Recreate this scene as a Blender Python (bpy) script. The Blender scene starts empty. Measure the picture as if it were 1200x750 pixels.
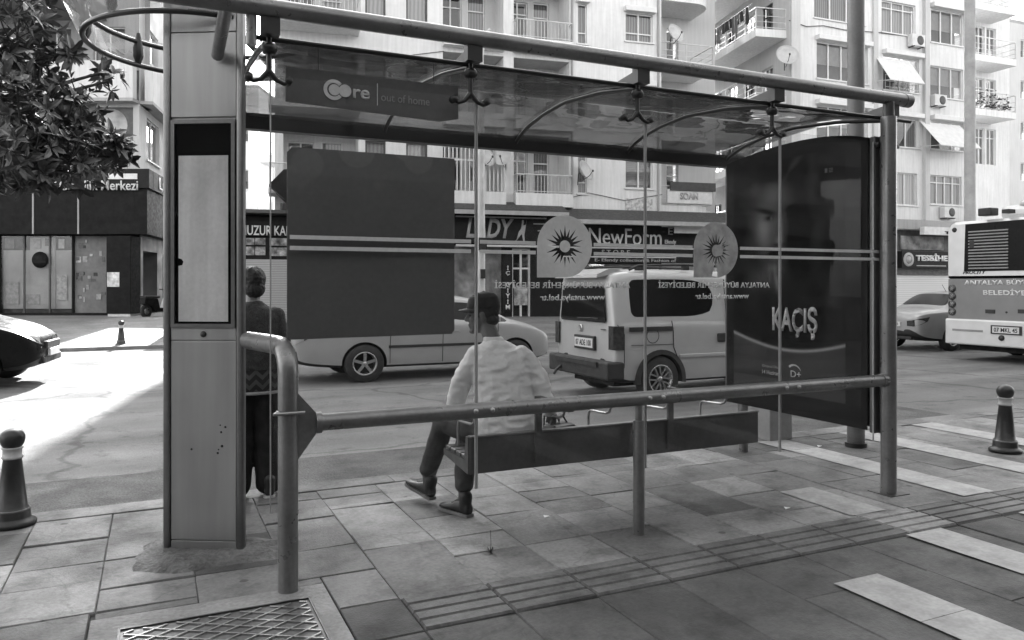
import bpy, bmesh, math, random
from mathutils import Vector, Matrix, noise
from mathutils.geometry import tessellate_polygon
R = math.radians
rnd = random.Random(7)
scn = bpy.context.scene
col = scn.collection

# ------------------------------------------------------------------ camera, sky, sun, exposure
H, F = 1.55, 902.0                       # eye height, focal length in photo pixels
YAW = R(24.96)
CC, SS = math.cos(YAW), math.sin(YAW)
cam_d = bpy.data.cameras.new('camera')
cam_d.sensor_fit = 'HORIZONTAL'; cam_d.sensor_width = 36
cam_d.lens = F/1200*36; cam_d.shift_y = -0.035
cam_d.clip_start = 0.05; cam_d.clip_end = 2000
cam = bpy.data.objects.new('camera', cam_d); col.objects.link(cam)
cam.location = (0, 0, H); cam.rotation_euler = (R(90), 0, -YAW)
scn.camera = cam

SUN_EL = R(28)
sun_h = Vector((0.205, 0.979)).normalized()           # towards the sun: along the side street
w = bpy.data.worlds.new('World'); scn.world = w; w.use_nodes = True
nt = w.node_tree; bg = nt.nodes['Background']
sky = nt.nodes.new('ShaderNodeTexSky'); sky.sky_type = 'NISHITA'; sky.sun_disc = False
sky.sun_elevation = SUN_EL; sky.sun_rotation = math.atan2(sun_h.x, sun_h.y)
sky.dust_density = 2.5
bw = nt.nodes.new('ShaderNodeRGBToBW')               # the photograph is black and white
nt.links.new(sky.outputs[0], bw.inputs[0]); nt.links.new(bw.outputs[0], bg.inputs[0])
bg.inputs[1].default_value = 0.15
sl = bpy.data.lights.new('sun', 'SUN'); sl.energy = 3.0; sl.angle = R(0.5); sl.color = (1, 1, 1)
so = bpy.data.objects.new('sun', sl); col.objects.link(so)
sd = Vector((sun_h.x*math.cos(SUN_EL), sun_h.y*math.cos(SUN_EL), math.sin(SUN_EL)))
so.rotation_euler = sd.to_track_quat('Z', 'Y').to_euler(); so.location = (0, 0, 40)
scn.view_settings.view_transform = 'Standard'; scn.view_settings.look = 'None'
scn.view_settings.exposure = 2.85; scn.view_settings.gamma = 1
try: scn.view_settings.use_curve_mapping = False
except Exception: pass
scn.cycles.use_denoising = True
scn.cycles.max_bounces = 10; scn.cycles.transparent_max_bounces = 24
scn.cycles.sample_clamp_indirect = 6

# ------------------------------------------------------------------ measuring: photo pixel -> real place
def rf(right, d): return Vector((right*CC + d*SS, -right*SS + d*CC))      # camera right / forward -> ground XY
def gnd(x, y, z=0.0):
    d = (H-z)*F/(y-333.0); p = rf((x-600)/F*d, d); return Vector((p.x, p.y, z))
def atd(x, y, d):
    p = rf((x-600)/F*d, d); return Vector((p.x, p.y, H-(y-333.0)*d/F))
def atY(x, y, Y):
    t = (x-600)/F; q = (CC*t+SS)/(CC-SS*t); X = q*Y; d = X*SS+Y*CC
    return Vector((X, Y, H-(y-333.0)*d/F))

# ------------------------------------------------------------------ materials (all greys)
MATS = {}
def mat(name, v, rough=.6, metal=0., var=.12, scale=4., bump=0., bscale=60., spec=.5, coat=0., fine=.06, fscale=45., tint=False, streak=0., emit=0.):
    if name in MATS: return MATS[name]
    m = bpy.data.materials.new(name); m.use_nodes = True; n = m.node_tree; N = n.nodes; L = n.links
    b = N['Principled BSDF']; b.inputs['Roughness'].default_value = rough; b.inputs['Metallic'].default_value = metal
    b.inputs['Specular IOR Level'].default_value = spec
    if coat: b.inputs['Coat Weight'].default_value = coat; b.inputs['Coat Roughness'].default_value = .05
    tc = N.new('ShaderNodeTexCoord')
    def noi(sc, det=5, vec=None):
        t = N.new('ShaderNodeTexNoise'); t.inputs['Scale'].default_value = sc; t.inputs['Detail'].default_value = det
        L.new(vec or tc.outputs['Object'], t.inputs['Vector']); return t.outputs['Fac']
    def mth(op, a, c):
        k = N.new('ShaderNodeMath'); k.operation = op
        for i, q in enumerate((a, c)):
            if isinstance(q, (int, float)): k.inputs[i].default_value = q
            else: L.new(q, k.inputs[i])
        return k.outputs[0]
    def around(f, amt):                                # 1 +- amt
        r = N.new('ShaderNodeMapRange'); r.inputs[1].default_value = .3; r.inputs[2].default_value = .7
        r.inputs[3].default_value = 1-amt; r.inputs[4].default_value = 1+amt; L.new(f, r.inputs[0]); return r.outputs[0]
    val = v
    if var: val = mth('MULTIPLY', around(noi(scale), var), val)
    if fine: val = mth('MULTIPLY', around(noi(fscale, 3), fine), val)
    if streak:
        mp = N.new('ShaderNodeMapping'); mp.inputs['Scale'].default_value = (7, 7, .5)
        L.new(tc.outputs['Object'], mp.inputs[0]); val = mth('MULTIPLY', around(noi(1.3, 4, mp.outputs[0]), streak), val)
    if tint:
        a = N.new('ShaderNodeAttribute'); a.attribute_name = 'tint'; val = mth('MULTIPLY', a.outputs['Fac'], val)
    if isinstance(val, (int, float)): b.inputs['Base Color'].default_value = (val, val, val, 1)
    else: L.new(val, b.inputs['Base Color'])
    if rough > .08: L.new(mth('MULTIPLY', around(noi(scale*2.3), .22 if metal < .9 else .06), rough), b.inputs['Roughness'])
    if bump:
        bp = N.new('ShaderNodeBump'); bp.inputs['Strength'].default_value = bump; bp.inputs['Distance'].default_value = .02
        L.new(noi(bscale, 6), bp.inputs['Height']); L.new(bp.outputs[0], b.inputs['Normal'])
    if emit:
        b.inputs['Emission Color'].default_value = (1, 1, 1, 1); b.inputs['Emission Strength'].default_value = emit
    MATS[name] = m; return m

def glass(name, trans=.9, refl=1., rough=.0, bump=0., bscale=3., tintv=None):
    if name in MATS: return MATS[name]
    m = bpy.data.materials.new(name); m.use_nodes = True; n = m.node_tree; N = n.nodes; L = n.links
    N.remove(N['Principled BSDF']); out = N['Material Output']
    t = N.new('ShaderNodeBsdfTransparent'); t.inputs[0].default_value = (trans, trans, trans, 1)
    g = N.new('ShaderNodeBsdfGlossy'); g.inputs['Roughness'].default_value = rough; g.inputs[0].default_value = (.95, .95, .95, 1)
    f = N.new('ShaderNodeLayerWeight'); f.inputs[0].default_value = .5          # Schlick, the same from both sides of the sheet
    pw = N.new('ShaderNodeMath'); pw.operation = 'POWER'; pw.inputs[1].default_value = 5; L.new(f.outputs['Facing'], pw.inputs[0])
    sc_ = N.new('ShaderNodeMath'); sc_.operation = 'MULTIPLY_ADD'; sc_.inputs[1].default_value = .96; sc_.inputs[2].default_value = .04; L.new(pw.outputs[0], sc_.inputs[0])
    mu = N.new('ShaderNodeMath'); mu.operation = 'MULTIPLY'; mu.inputs[1].default_value = refl; L.new(sc_.outputs[0], mu.inputs[0])
    mx = N.new('ShaderNodeMixShader'); L.new(mu.outputs[0], mx.inputs[0]); L.new(t.outputs[0], mx.inputs[1]); L.new(g.outputs[0], mx.inputs[2])
    last = mx
    if tintv is not None:                               # a film of dust / smoke grey in the sheet
        d = N.new('ShaderNodeBsdfDiffuse'); d.inputs[0].default_value = (tintv[0],)*3+(1,)
        m2 = N.new('ShaderNodeMixShader')
        nz = N.new('ShaderNodeTexNoise'); nz.inputs['Scale'].default_value = 2.2; nz.inputs['Detail'].default_value = 6
        tc = N.new('ShaderNodeTexCoord'); L.new(tc.outputs['Object'], nz.inputs['Vector'])
        k = N.new('ShaderNodeMapRange'); k.inputs[1].default_value = .35; k.inputs[2].default_value = .7
        k.inputs[3].default_value = tintv[1]*.4; k.inputs[4].default_value = tintv[1]; L.new(nz.outputs['Fac'], k.inputs[0])
        L.new(k.outputs[0], m2.inputs[0]); L.new(mx.outputs[0], m2.inputs[1]); L.new(d.outputs[0], m2.inputs[2]); last = m2
    if bump:
        nz = N.new('ShaderNodeTexNoise'); nz.inputs['Scale'].default_value = bscale
        tc = N.new('ShaderNodeTexCoord'); L.new(tc.outputs['Object'], nz.inputs['Vector'])
        bp = N.new('ShaderNodeBump'); bp.inputs['Strength'].default_value = bump; bp.inputs['Distance'].default_value = .1
        L.new(nz.outputs['Fac'], bp.inputs['Height']); L.new(bp.outputs[0], g.inputs['Normal']); L.new(bp.outputs[0], f.inputs['Normal'])
    L.new(last.outputs[0], out.inputs[0]); MATS[name] = m; return m

def stripes(name, a, b, scale, axis=0, rough=.7, wob=.0):
    """curtain folds / shutter slats: bands along one local axis"""
    if name in MATS: return MATS[name]
    m = bpy.data.materials.new(name); m.use_nodes = True; n = m.node_tree; N = n.nodes; L = n.links
    bs = N['Principled BSDF']; bs.inputs['Roughness'].default_value = rough
    tc = N.new('ShaderNodeTexCoord'); wv = N.new('ShaderNodeTexWave'); wv.bands_direction = 'XYZ'[axis]
    wv.inputs['Scale'].default_value = scale; wv.inputs['Distortion'].default_value = wob; wv.inputs['Detail Scale'].default_value = .6
    L.new(tc.outputs['Object'], wv.inputs[0])
    r = N.new('ShaderNodeMapRange'); r.inputs[3].default_value = a; r.inputs[4].default_value = b
    L.new(wv.outputs['Fac'], r.inputs[0]); L.new(r.outputs[0], bs.inputs['Base Color'])
    MATS[name] = m; return m

# ------------------------------------------------------------------ mesh builder
class MB:
    def __init__(s): s.v = []; s.f = []; s.mi = []; s.t = []; s.m = 0; s.tint = 1.0; s.sm = []; s.smooth = False
    def add(s, vs, fs):
        o = len(s.v); s.v += [tuple(v) for v in vs]; s.t += [s.tint]*len(vs)
        for f in fs: s.f.append([i+o for i in f]); s.mi.append(s.m); s.sm.append(s.smooth)
        return s
    def box(s, x0, x1, y0, y1, z0, z1, bev=0.):
        if bev: return s.bbox(x0, x1, y0, y1, z0, z1, bev)
        return s.add([(x0,y0,z0),(x1,y0,z0),(x1,y1,z0),(x0,y1,z0),(x0,y0,z1),(x1,y0,z1),(x1,y1,z1),(x0,y1,z1)],
                     [(0,3,2,1),(4,5,6,7),(0,1,5,4),(1,2,6,5),(2,3,7,6),(3,0,4,7)])
    def bbox(s, x0, x1, y0, y1, z0, z1, b):
        bm = bmesh.new(); bmesh.ops.create_cube(bm, size=1)
        for v in bm.verts: v.co = Vector((x0+(v.co.x+.5)*(x1-x0), y0+(v.co.y+.5)*(y1-y0), z0+(v.co.z+.5)*(z1-z0)))
        bmesh.ops.bevel(bm, geom=bm.edges[:], offset=b, segments=2, affect='EDGES', profile=.5)
        return s.bm(bm)
    def bm(s, bm):
        bm.verts.index_update()
        s.add([v.co for v in bm.verts], [[v.index for v in f.verts] for f in bm.faces]); bm.free(); return s
    def obox(s, c, ax, ay, az):
        c = Vector(c); ax, ay, az = Vector(ax), Vector(ay), Vector(az)
        P = [c+ax*i+ay*j+az*k for k in (-1,1) for j in (-1,1) for i in (-1,1)]
        return s.add(P, [(0,2,3,1),(4,5,7,6),(0,1,5,4),(1,3,7,5),(3,2,6,7),(2,0,4,6)])
    def quad(s, *p): return s.add(p, [tuple(range(len(p)))])
    def tube(s, pts, r, n=14, cap=True, rs=None):
        pts = [Vector(p) for p in pts]; k = len(pts); rings = []; sm = s.smooth; s.smooth = True
        up = None
        for i, p in enumerate(pts):
            d = (pts[min(i+1,k-1)]-pts[max(i-1,0)]).normalized()
            if up is None:
                up = Vector((0,0,1)) if abs(d.z) < .9 else Vector((1,0,0))
            a = d.cross(up).normalized(); b = a.cross(d).normalized(); up = b
            q = rs[i] if rs else r
            rings.append([p+(a*math.cos(2*math.pi*j/n)+b*math.sin(2*math.pi*j/n))*q for j in range(n)])
        vs = [v for g in rings for v in g]
        fs = [(i*n+j, i*n+(j+1)%n, (i+1)*n+(j+1)%n, (i+1)*n+j) for i in range(k-1) for j in range(n)]
        s.add(vs, fs); s.smooth = False
        if cap:
            s.add(rings[0], [tuple(range(n))[::-1]]); s.add(rings[-1], [tuple(range(n))])
        s.smooth = sm; return s
    def lathe(s, prof, c=(0,0,0), n=24, axis='Z'):
        c = Vector(c); vs = []; sm = s.smooth; s.smooth = True
        for r, z in prof:
            for j in range(n):
                a = 2*math.pi*j/n; p = (r*math.cos(a), r*math.sin(a), z)
                if axis == 'Y': p = (p[0], p[2], p[1])
                if axis == 'X': p = (p[2], p[0], p[1])
                vs.append(c+Vector(p))
        k = len(prof)
        s.add(vs, [(i*n+j, i*n+(j+1)%n, (i+1)*n+(j+1)%n, (i+1)*n+j) for i in range(k-1) for j in range(n)])
        s.smooth = sm
        return s
    def prism(s, poly, o, u, v, th, holes=()):
        """flat polygon (with holes) in the plane o + a*u + b*v, given thickness along u x v"""
        o, u, v = Vector(o), Vector(u), Vector(v); nn = u.cross(v).normalized()*th
        loops = [list(poly)]+[list(h) for h in holes]
        flat = [p for l in loops for p in l]
        tris = tessellate_polygon([[Vector((a, b, 0)) for a, b in l] for l in loops])
        P = [o+u*a+v*b for a, b in flat]; n = len(P)
        fs = [t for t in tris]+[tuple(i+n for i in t) for t in tris]
        k = 0
        for l in loops:
            m = len(l)
            for i in range(m): fs.append((k+i, k+(i+1)%m, n+k+(i+1)%m, n+k+i))
            k += m
        return s.add(P+[p+nn for p in P], fs)
    def build(s, name, mats, parent=None, loc=None, smooth=None, fix=True):
        me = bpy.data.meshes.new(name); me.from_pydata(s.v, [], s.f)
        if not isinstance(mats, (list, tuple)): mats = [mats]
        for m in mats: me.materials.append(m)
        me.polygons.foreach_set('material_index', s.mi)
        me.polygons.foreach_set('use_smooth', [True]*len(s.f) if smooth else s.sm)
        if any(t != 1.0 for t in s.t):
            a = me.attributes.new('tint', 'FLOAT', 'POINT'); a.data.foreach_set('value', s.t)
        if fix:
            b = bmesh.new(); b.from_mesh(me); bmesh.ops.recalc_face_normals(b, faces=b.faces[:]); b.to_mesh(me); b.free()
        me.update()
        return link(name, me, parent, loc)
def link(name, me, parent=None, loc=None):
    o = bpy.data.objects.new(name, me); col.objects.link(o)
    if parent: o.parent = parent
    if loc is not None: o.location = loc
    return o
def tag(o, label, cat, group=None):
    o['label'] = label; o['category'] = cat
    if group: o['group'] = group
    return o
def struct(o): o['kind'] = 'structure'; return o
def thing(name, label, cat, loc=(0,0,0), rz=0., group=None):
    o = bpy.data.objects.new(name, None); col.objects.link(o); o.empty_display_size = .2
    o.location = loc; o.rotation_euler = (0, 0, rz)
    return tag(o, label, cat, group)
def copy_tree(o, parent=None):
    c = o.copy(); col.objects.link(c)
    if parent: c.parent = parent
    for ch in o.children: copy_tree(ch, c)
    return c
def evalmesh(me, setup, name='tmp'):
    o = bpy.data.objects.new(name, me); col.objects.link(o); setup(o)
    dg = bpy.context.evaluated_depsgraph_get(); dg.update()
    r = bpy.data.meshes.new_from_object(o.evaluated_get(dg)); bpy.data.objects.remove(o); return r
def arc(c, r, a0, a1, n, u=(1,0,0), v=(0,0,1)):
    c, u, v = Vector(c), Vector(u), Vector(v)
    return [c+u*r*math.cos(R(a0+(a1-a0)*i/n))+v*r*math.sin(R(a0+(a1-a0)*i/n)) for i in range(n+1)]
def write(s, parent, m, o, u, v, width=None, height=None, depth=.004, mirror=False, name='lettering', align='C', bold=0., shear=0., spacing=1.):
    """real lettering: a text outline turned into a mesh, standing on the plane o + a*u + b*v (o = centre)"""
    cu = bpy.data.curves.new(name, 'FONT'); cu.body = s; cu.size = 1; cu.extrude = 0; cu.offset = bold; cu.shear = shear; cu.space_character = spacing
    cu.resolution_u = 3
    ob = bpy.data.objects.new(name, cu); col.objects.link(ob)
    dg = bpy.context.evaluated_depsgraph_get(); dg.update()
    me = bpy.data.meshes.new_from_object(ob.evaluated_get(dg)); bpy.data.objects.remove(ob)
    if not me.vertices: return None
    xs = [q.co.x for q in me.vertices]; ys = [q.co.y for q in me.vertices]
    x0, x1, y0, y1 = min(xs), max(xs), min(ys), max(ys)
    kx = width/(x1-x0) if width else None; ky = height/(y1-y0) if height else None
    if kx is None: kx = ky
    if ky is None: ky = kx
    o, u, v = Vector(o), Vector(u).normalized(), Vector(v).normalized(); nn = u.cross(v)
    if mirror: kx = -kx
    cx = {'C': (x0+x1)/2, 'L': x0, 'R': x1}[align]
    for q in me.vertices: q.co = o+u*(q.co.x-cx)*kx+v*(q.co.y-(y0+y1)/2)*ky
    bm = bmesh.new(); bm.from_mesh(me)
    if depth:
        r = bmesh.ops.extrude_face_region(bm, geom=bm.faces[:])
        bmesh.ops.translate(bm, vec=nn*depth, verts=[e for e in r['geom'] if isinstance(e, bmesh.types.BMVert)])
        bmesh.ops.recalc_face_normals(bm, faces=bm.faces[:])
    bm.to_mesh(me); bm.free(); me.materials.clear(); me.materials.append(m)
    return link(name, me, parent)

# shared materials
STEEL = mat('brushed_steel', .36, .4, .85, var=.0, scale=2, streak=.12, fine=.0)
PIPE = mat('painted_pipe', .19, .33, .6, var=.16, scale=6, fine=.08)
DARKM = mat('dark_metal', .035, .4, .3, var=.2)
BLACK = mat('black_paint', .012, .35, 0)
RUBBER = mat('rubber', .02, .75)
WHITE = mat('white_paint', .75, .5, var=.06)
VINYL = mat('pale_vinyl', .5, .6, var=.08)
# ------------------------------------------------------------------ ground
def slab_material():
    m = mat('paving_stone', .092, .7, var=.22, scale=1.7, bump=.22, bscale=90, fine=.16, fscale=38, tint=True, spec=.3)
    n = m.node_tree; N = n.nodes; L = n.links; b = N['Principled BSDF']
    src = b.inputs['Base Color'].links[0].from_socket
    tc = [q for q in N if q.type == 'TEX_COORD'][0]
    vo = N.new('ShaderNodeTexVoronoi'); vo.inputs['Scale'].default_value = 2.6; L.new(tc.outputs['Object'], vo.inputs['Vector'])
    nz = N.new('ShaderNodeTexNoise'); nz.inputs['Scale'].default_value = 30; L.new(tc.outputs['Object'], nz.inputs['Vector'])
    ad = N.new('ShaderNodeMath'); ad.operation = 'MULTIPLY_ADD'; ad.inputs[1].default_value = .05; L.new(nz.outputs['Fac'], ad.inputs[0]); L.new(vo.outputs['Distance'], ad.inputs[2])
    r = N.new('ShaderNodeMapRange'); r.inputs[1].default_value = .075; r.inputs[2].default_value = .095; r.inputs[3].default_value = .45; r.inputs[4].default_value = 1
    L.new(ad.outputs[0], r.inputs[0])
    n2 = N.new('ShaderNodeTexNoise'); n2.inputs['Scale'].default_value = 3.1; n2.inputs['Detail'].default_value = 9; n2.inputs['Roughness'].default_value = .68
    L.new(tc.outputs['Object'], n2.inputs['Vector'])
    r2 = N.new('ShaderNodeMapRange'); r2.inputs[1].default_value = .36; r2.inputs[2].default_value = .52; r2.inputs[3].default_value = .62; r2.inputs[4].default_value = 1.08
    L.new(n2.outputs['Fac'], r2.inputs[0])
    k = N.new('ShaderNodeMath'); k.operation = 'MULTIPLY'; L.new(r.outputs[0], k.inputs[0]); L.new(r2.outputs[0], k.inputs[1])
    k2 = N.new('ShaderNodeMath'); k2.operation = 'MULTIPLY'; L.new(k.outputs[0], k2.inputs[0]); L.new(src, k2.inputs[1])
    n4 = N.new('ShaderNodeTexNoise'); n4.inputs['Scale'].default_value = .8; n4.inputs['Detail'].default_value = 4; L.new(tc.outputs['Object'], n4.inputs['Vector'])     # spills and trodden dirt
    r4 = N.new('ShaderNodeMapRange'); r4.inputs[1].default_value = .35; r4.inputs[2].default_value = .62; r4.inputs[3].default_value = .74; r4.inputs[4].default_value = 1.16; L.new(n4.outputs['Fac'], r4.inputs[0])
    v5 = N.new('ShaderNodeTexVoronoi'); v5.feature = 'DISTANCE_TO_EDGE'; v5.inputs['Scale'].default_value = .75                                                      # hair cracks
    n5 = N.new('ShaderNodeTexNoise'); n5.inputs['Scale'].default_value = 4; n5.inputs['Detail'].default_value = 6; L.new(tc.outputs['Object'], n5.inputs['Vector'])
    a5 = N.new('ShaderNodeVectorMath'); a5.operation = 'MULTIPLY_ADD'; a5.inputs[1].default_value = (.3, .3, 0); L.new(n5.outputs['Color'], a5.inputs[0]); L.new(tc.outputs['Object'], a5.inputs[2]); L.new(a5.outputs[0], v5.inputs['Vector'])
    r5 = N.new('ShaderNodeMapRange'); r5.inputs[1].default_value = .0015; r5.inputs[2].default_value = .005; r5.inputs[3].default_value = .8; r5.inputs[4].default_value = 1; L.new(v5.outputs['Distance'], r5.inputs[0])
    k3 = N.new('ShaderNodeMath'); k3.operation = 'MULTIPLY'; L.new(r4.outputs[0], k3.inputs[0]); L.new(r5.outputs[0], k3.inputs[1])
    k4 = N.new('ShaderNodeMath'); k4.operation = 'MULTIPLY'; L.new(k3.outputs[0], k4.inputs[0]); L.new(k2.outputs[0], k4.inputs[1])
    L.new(k4.outputs[0], b.inputs['Base Color'])
    return m
SLAB = slab_material()
def asphalt_material():
    m = mat('asphalt', .18, .88, var=.2, scale=.45, bump=.6, bscale=150, fine=.26, fscale=120, spec=.2)
    n = m.node_tree; N = n.nodes; L = n.links; b = N['Principled BSDF']; src = b.inputs['Base Color'].links[0].from_socket
    tc = [q for q in N if q.type == 'TEX_COORD'][0]
    def mul(sock):
        nonlocal src
        k = N.new('ShaderNodeMath'); k.operation = 'MULTIPLY'; L.new(sock, k.inputs[0]); L.new(src, k.inputs[1]); src = k.outputs[0]
    mp = N.new('ShaderNodeMapping'); mp.inputs['Scale'].default_value = (.07, 1.3, 1); L.new(tc.outputs['Object'], mp.inputs[0])   # tyre-worn lanes
    nz = N.new('ShaderNodeTexNoise'); nz.inputs['Scale'].default_value = 1.; nz.inputs['Detail'].default_value = 6; L.new(mp.outputs[0], nz.inputs['Vector'])
    r = N.new('ShaderNodeMapRange'); r.inputs[1].default_value = .32; r.inputs[2].default_value = .68; r.inputs[3].default_value = .72; r.inputs[4].default_value = 1.2; L.new(nz.outputs['Fac'], r.inputs[0]); mul(r.outputs[0])
    vo = N.new('ShaderNodeTexVoronoi'); vo.feature = 'DISTANCE_TO_EDGE'; vo.inputs['Scale'].default_value = .22                        # cracks
    n2 = N.new('ShaderNodeTexNoise'); n2.inputs['Scale'].default_value = 1.6; n2.inputs['Detail'].default_value = 7; L.new(tc.outputs['Object'], n2.inputs['Vector'])
    va = N.new('ShaderNodeVectorMath'); va.operation = 'MULTIPLY_ADD'; va.inputs[1].default_value = (.7, .7, 0); L.new(n2.outputs['Color'], va.inputs[0]); L.new(tc.outputs['Object'], va.inputs[2]); L.new(va.outputs[0], vo.inputs['Vector'])
    r = N.new('ShaderNodeMapRange'); r.inputs[1].default_value = .004; r.inputs[2].default_value = .011; r.inputs[3].default_value = .68; r.inputs[4].default_value = 1; L.new(vo.outputs['Distance'], r.inputs[0]); mul(r.outputs[0])
    n3 = N.new('ShaderNodeTexNoise'); n3.inputs['Scale'].default_value = 3.5; n3.inputs['Detail'].default_value = 8; n3.inputs['Roughness'].default_value = .7; L.new(tc.outputs['Object'], n3.inputs['Vector'])   # drips and stains
    r = N.new('ShaderNodeMapRange'); r.inputs[1].default_value = .33; r.inputs[2].default_value = .45; r.inputs[3].default_value = .7; r.inputs[4].default_value = 1.03; L.new(n3.outputs['Fac'], r.inputs[0]); mul(r.outputs[0])
    L.new(src, b.inputs['Base Color']); return m
ASPH = asphalt_material()
ASPH2 = mat('patched_asphalt', .105, .9, var=.3, scale=2.2, bump=.9, bscale=60, fine=.3, fscale=70, spec=.3)
MORTAR = mat('joint_dirt', .035, .95, var=.3)
CONC = mat('rough_concrete', .2, .85, var=.28, scale=3, bump=.6, bscale=40, fine=.14)
PAINT = mat('road_paint', .27, .6, var=.22, scale=5, fine=.12)

def sheet(name, x0, x1, y0, y1, z, m, nx=1, ny=1, zf=None):
    b = MB()
    for i in range(nx+1):
        for j in range(ny+1):
            x, y = x0+(x1-x0)*i/nx, y0+(y1-y0)*j/ny; b.v.append((x, y, zf(x, y) if zf else z)); b.t.append(1.)
    for i in range(nx):
        for j in range(ny):
            a = i*(ny+1)+j; b.f.append((a, a+ny+1, a+ny+2, a+1)); b.mi.append(0); b.sm.append(False)
    return struct(b.build(name, m))
sheet('ground', -900, 900, -900, 900, -.10, ASPH)
sheet('road', -120, 160, 6.05, 21.6, -.08, ASPH)
sheet('road_patch', -1.6, 9, 6.06, 7.36, -.076, ASPH2)
sheet('pavement_bed', -40, 60, -9, 5.84, -.014, MORTAR)

PAD = (-.27, .80, 2.7, 4.03)                # concrete pad round the cover
b = MB()
def slab(x0, x1, y0, y1, tint, z=0., g=.0018, cut=True):
    if x1-x0 < .03 or y1-y0 < .03: return
    if cut:
        px0, px1, py0, py1 = PAD
        if x0 < px1 and x1 > px0 and y0 < py1 and y1 > py0:
            for r_ in ((x0, min(x1, px0), y0, y1), (max(x0, px1), x1, y0, y1), (max(x0, px0), min(x1, px1), max(y0, py1), y1), (max(x0, px0), min(x1, px1), y0, min(y1, py0))):
                if r_[1] > r_[0] and r_[3] > r_[2]: slab(*r_, tint, z, g, False)
            return
    b.tint = tint; c = .005; h = rnd.uniform(-.003, .003)+z
    tx, ty = rnd.uniform(-.003, .003), rnd.uniform(-.003, .003)
    X0, X1, Y0, Y1 = x0+g, x1-g, y0+g, y1-g
    top = [(X0+c, Y0+c, h-tx-ty), (X1-c, Y0+c, h+tx-ty), (X1-c, Y1-c, h+tx+ty), (X0+c, Y1-c, h-tx+ty)]
    bot = [(X0, Y0, -.02), (X1, Y0, -.02), (X1, Y1, -.02), (X0, Y1, -.02)]
    mid = [(X0, Y0, h-c), (X1, Y0, h-c), (X1, Y1, h-c), (X0, Y1, h-c)]
    fs = [(0,1,2,3)]
    for i in range(4): fs += [(4+i, 4+(i+1)%4, (i+1)%4, i), (8+i, 8+(i+1)%4, 4+(i+1)%4, 4+i)]
    b.add(top+mid+bot, fs)
def rt(lo=.8, hi=1.3):
    t = rnd.uniform(lo, hi)
    if rnd.random() < .13: t *= 1.35
    if rnd.random() < .13: t *= .72
    return t
# between the tactile strip and the kerb
x = 1.10-.45*20
while x < 24:
    wcol = .45; y = 3.67
    while y < 5.84:
        l = rnd.choice((.3, .45, .45, .6, .75)); y1 = min(y+l, 5.84)
        if 5.84-y1 < .12: y1 = 5.84
        if x < .2: pass
        slab(x, x+wcol, y, y1, rt(.75, 1.5)*(1.5 if x > .6 else 1.15), g=rnd.uniform(.0008, .0026)); y = y1
    x += .45
# this side of the strip: shade from behind the viewer tinted into the slabs
x = 1.10-.45*20
while x < 24:
    y = 3.28
    while y > -.5:
        l = rnd.choice((.45, .6, .9, .9, 1.2)); slab(x, x+.45, y-l, y, rnd.uniform(.6, .84), g=.001); y -= l
    x += .45
struct(b.build('pavement', SLAB))
b = MB()                                      # kerb stones
x = -12.
while x < 26:
    l = rnd.uniform(.62, .98); slab(x, x+l, 5.84, 6.07, rnd.uniform(1.4, 1.9), .006); x += l
k = MB(); k.box(-12, 26, 5.85, 6.06, -.1, -.012)
struct(b.build('kerb', SLAB)); struct(k.build('kerb_bed', MORTAR))
# tactile strip with raised ribs along it
b = MB(); x = 1.10-.45*20
while x < 24:
    t = rnd.uniform(.9, 1.2)
    if abs(x-4.25) < .03: t = 2.1
    slab(x, x+.45, 3.28, 3.67, t*.4)  # base tinted darker than the ribs, groove shade put into the colour
    if not (x < .8 and x+.45 > -.27):
        for i in range(4):
            yy = 3.333+i*.0948
            b.tint = t*1.05; b.add([(x+.006, yy-.041, 0), (x+.444, yy-.041, 0), (x+.444, yy+.041, 0), (x+.006, yy+.041, 0), (x+.012, yy-.034, .011), (x+.438, yy-.034, .011), (x+.438, yy+.034, .011), (x+.012, yy+.034, .011)],
                                   [(4,5,6,7), (0,1,5,4), (1,2,6,5), (2,3,7,6), (3,0,4,7)])
    x += .45
struct(b.build('tactile_paving', SLAB))
# painted stripes of the crossing, broken at the joints
b = MB()
def stripe(x0, x1, y0, y1):
    y = y1
    while y > y0+.05:
        l = rnd.uniform(.5, 1.0); yn = max(y-l, y0); b.quad((x0, yn+.004, .007), (x1, yn+.004, .007), (x1, y, .007), (x0, y, .007)); y = yn
stripe(4.2, 4.52, .3, 3.275); stripe(3.18, 3.5, .3, 2.9)
for xs in (5.35, 6.45, 7.55): stripe(xs, xs+.34, 3.69, 5.82)
stripe(5.3, 5.63, .3, 3.275); stripe(6.4, 6.72, .3, 3.275); stripe(4.22, 4.54, 3.69, 4.35)
struct(b.build('crosswalk', PAINT))
# concrete pad and far pavement
b = MB(); b.box(-.262, -.145, 2.7, 4.022, -.03, .004); b.box(.70, .792, 2.7, 4.022, -.03, .004); b.box(-.145, .70, 3.87, 4.022, -.03, .004)
struct(b.build('concrete_pad', CONC))
def zfar(x, y): return max(0, min(1, (y-21.6)/9))*.33
sheet('far_pavement', -60, 80, 21.6, 60, 0, mat('far_paving', .19, .8, var=.2, scale=.8, fine=.2, fscale=12), 1, 24, zfar)
b = MB(); b.box(-60, 80, 21.42, 21.6, -.1, .006); struct(b.build('far_kerb', CONC))

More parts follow.
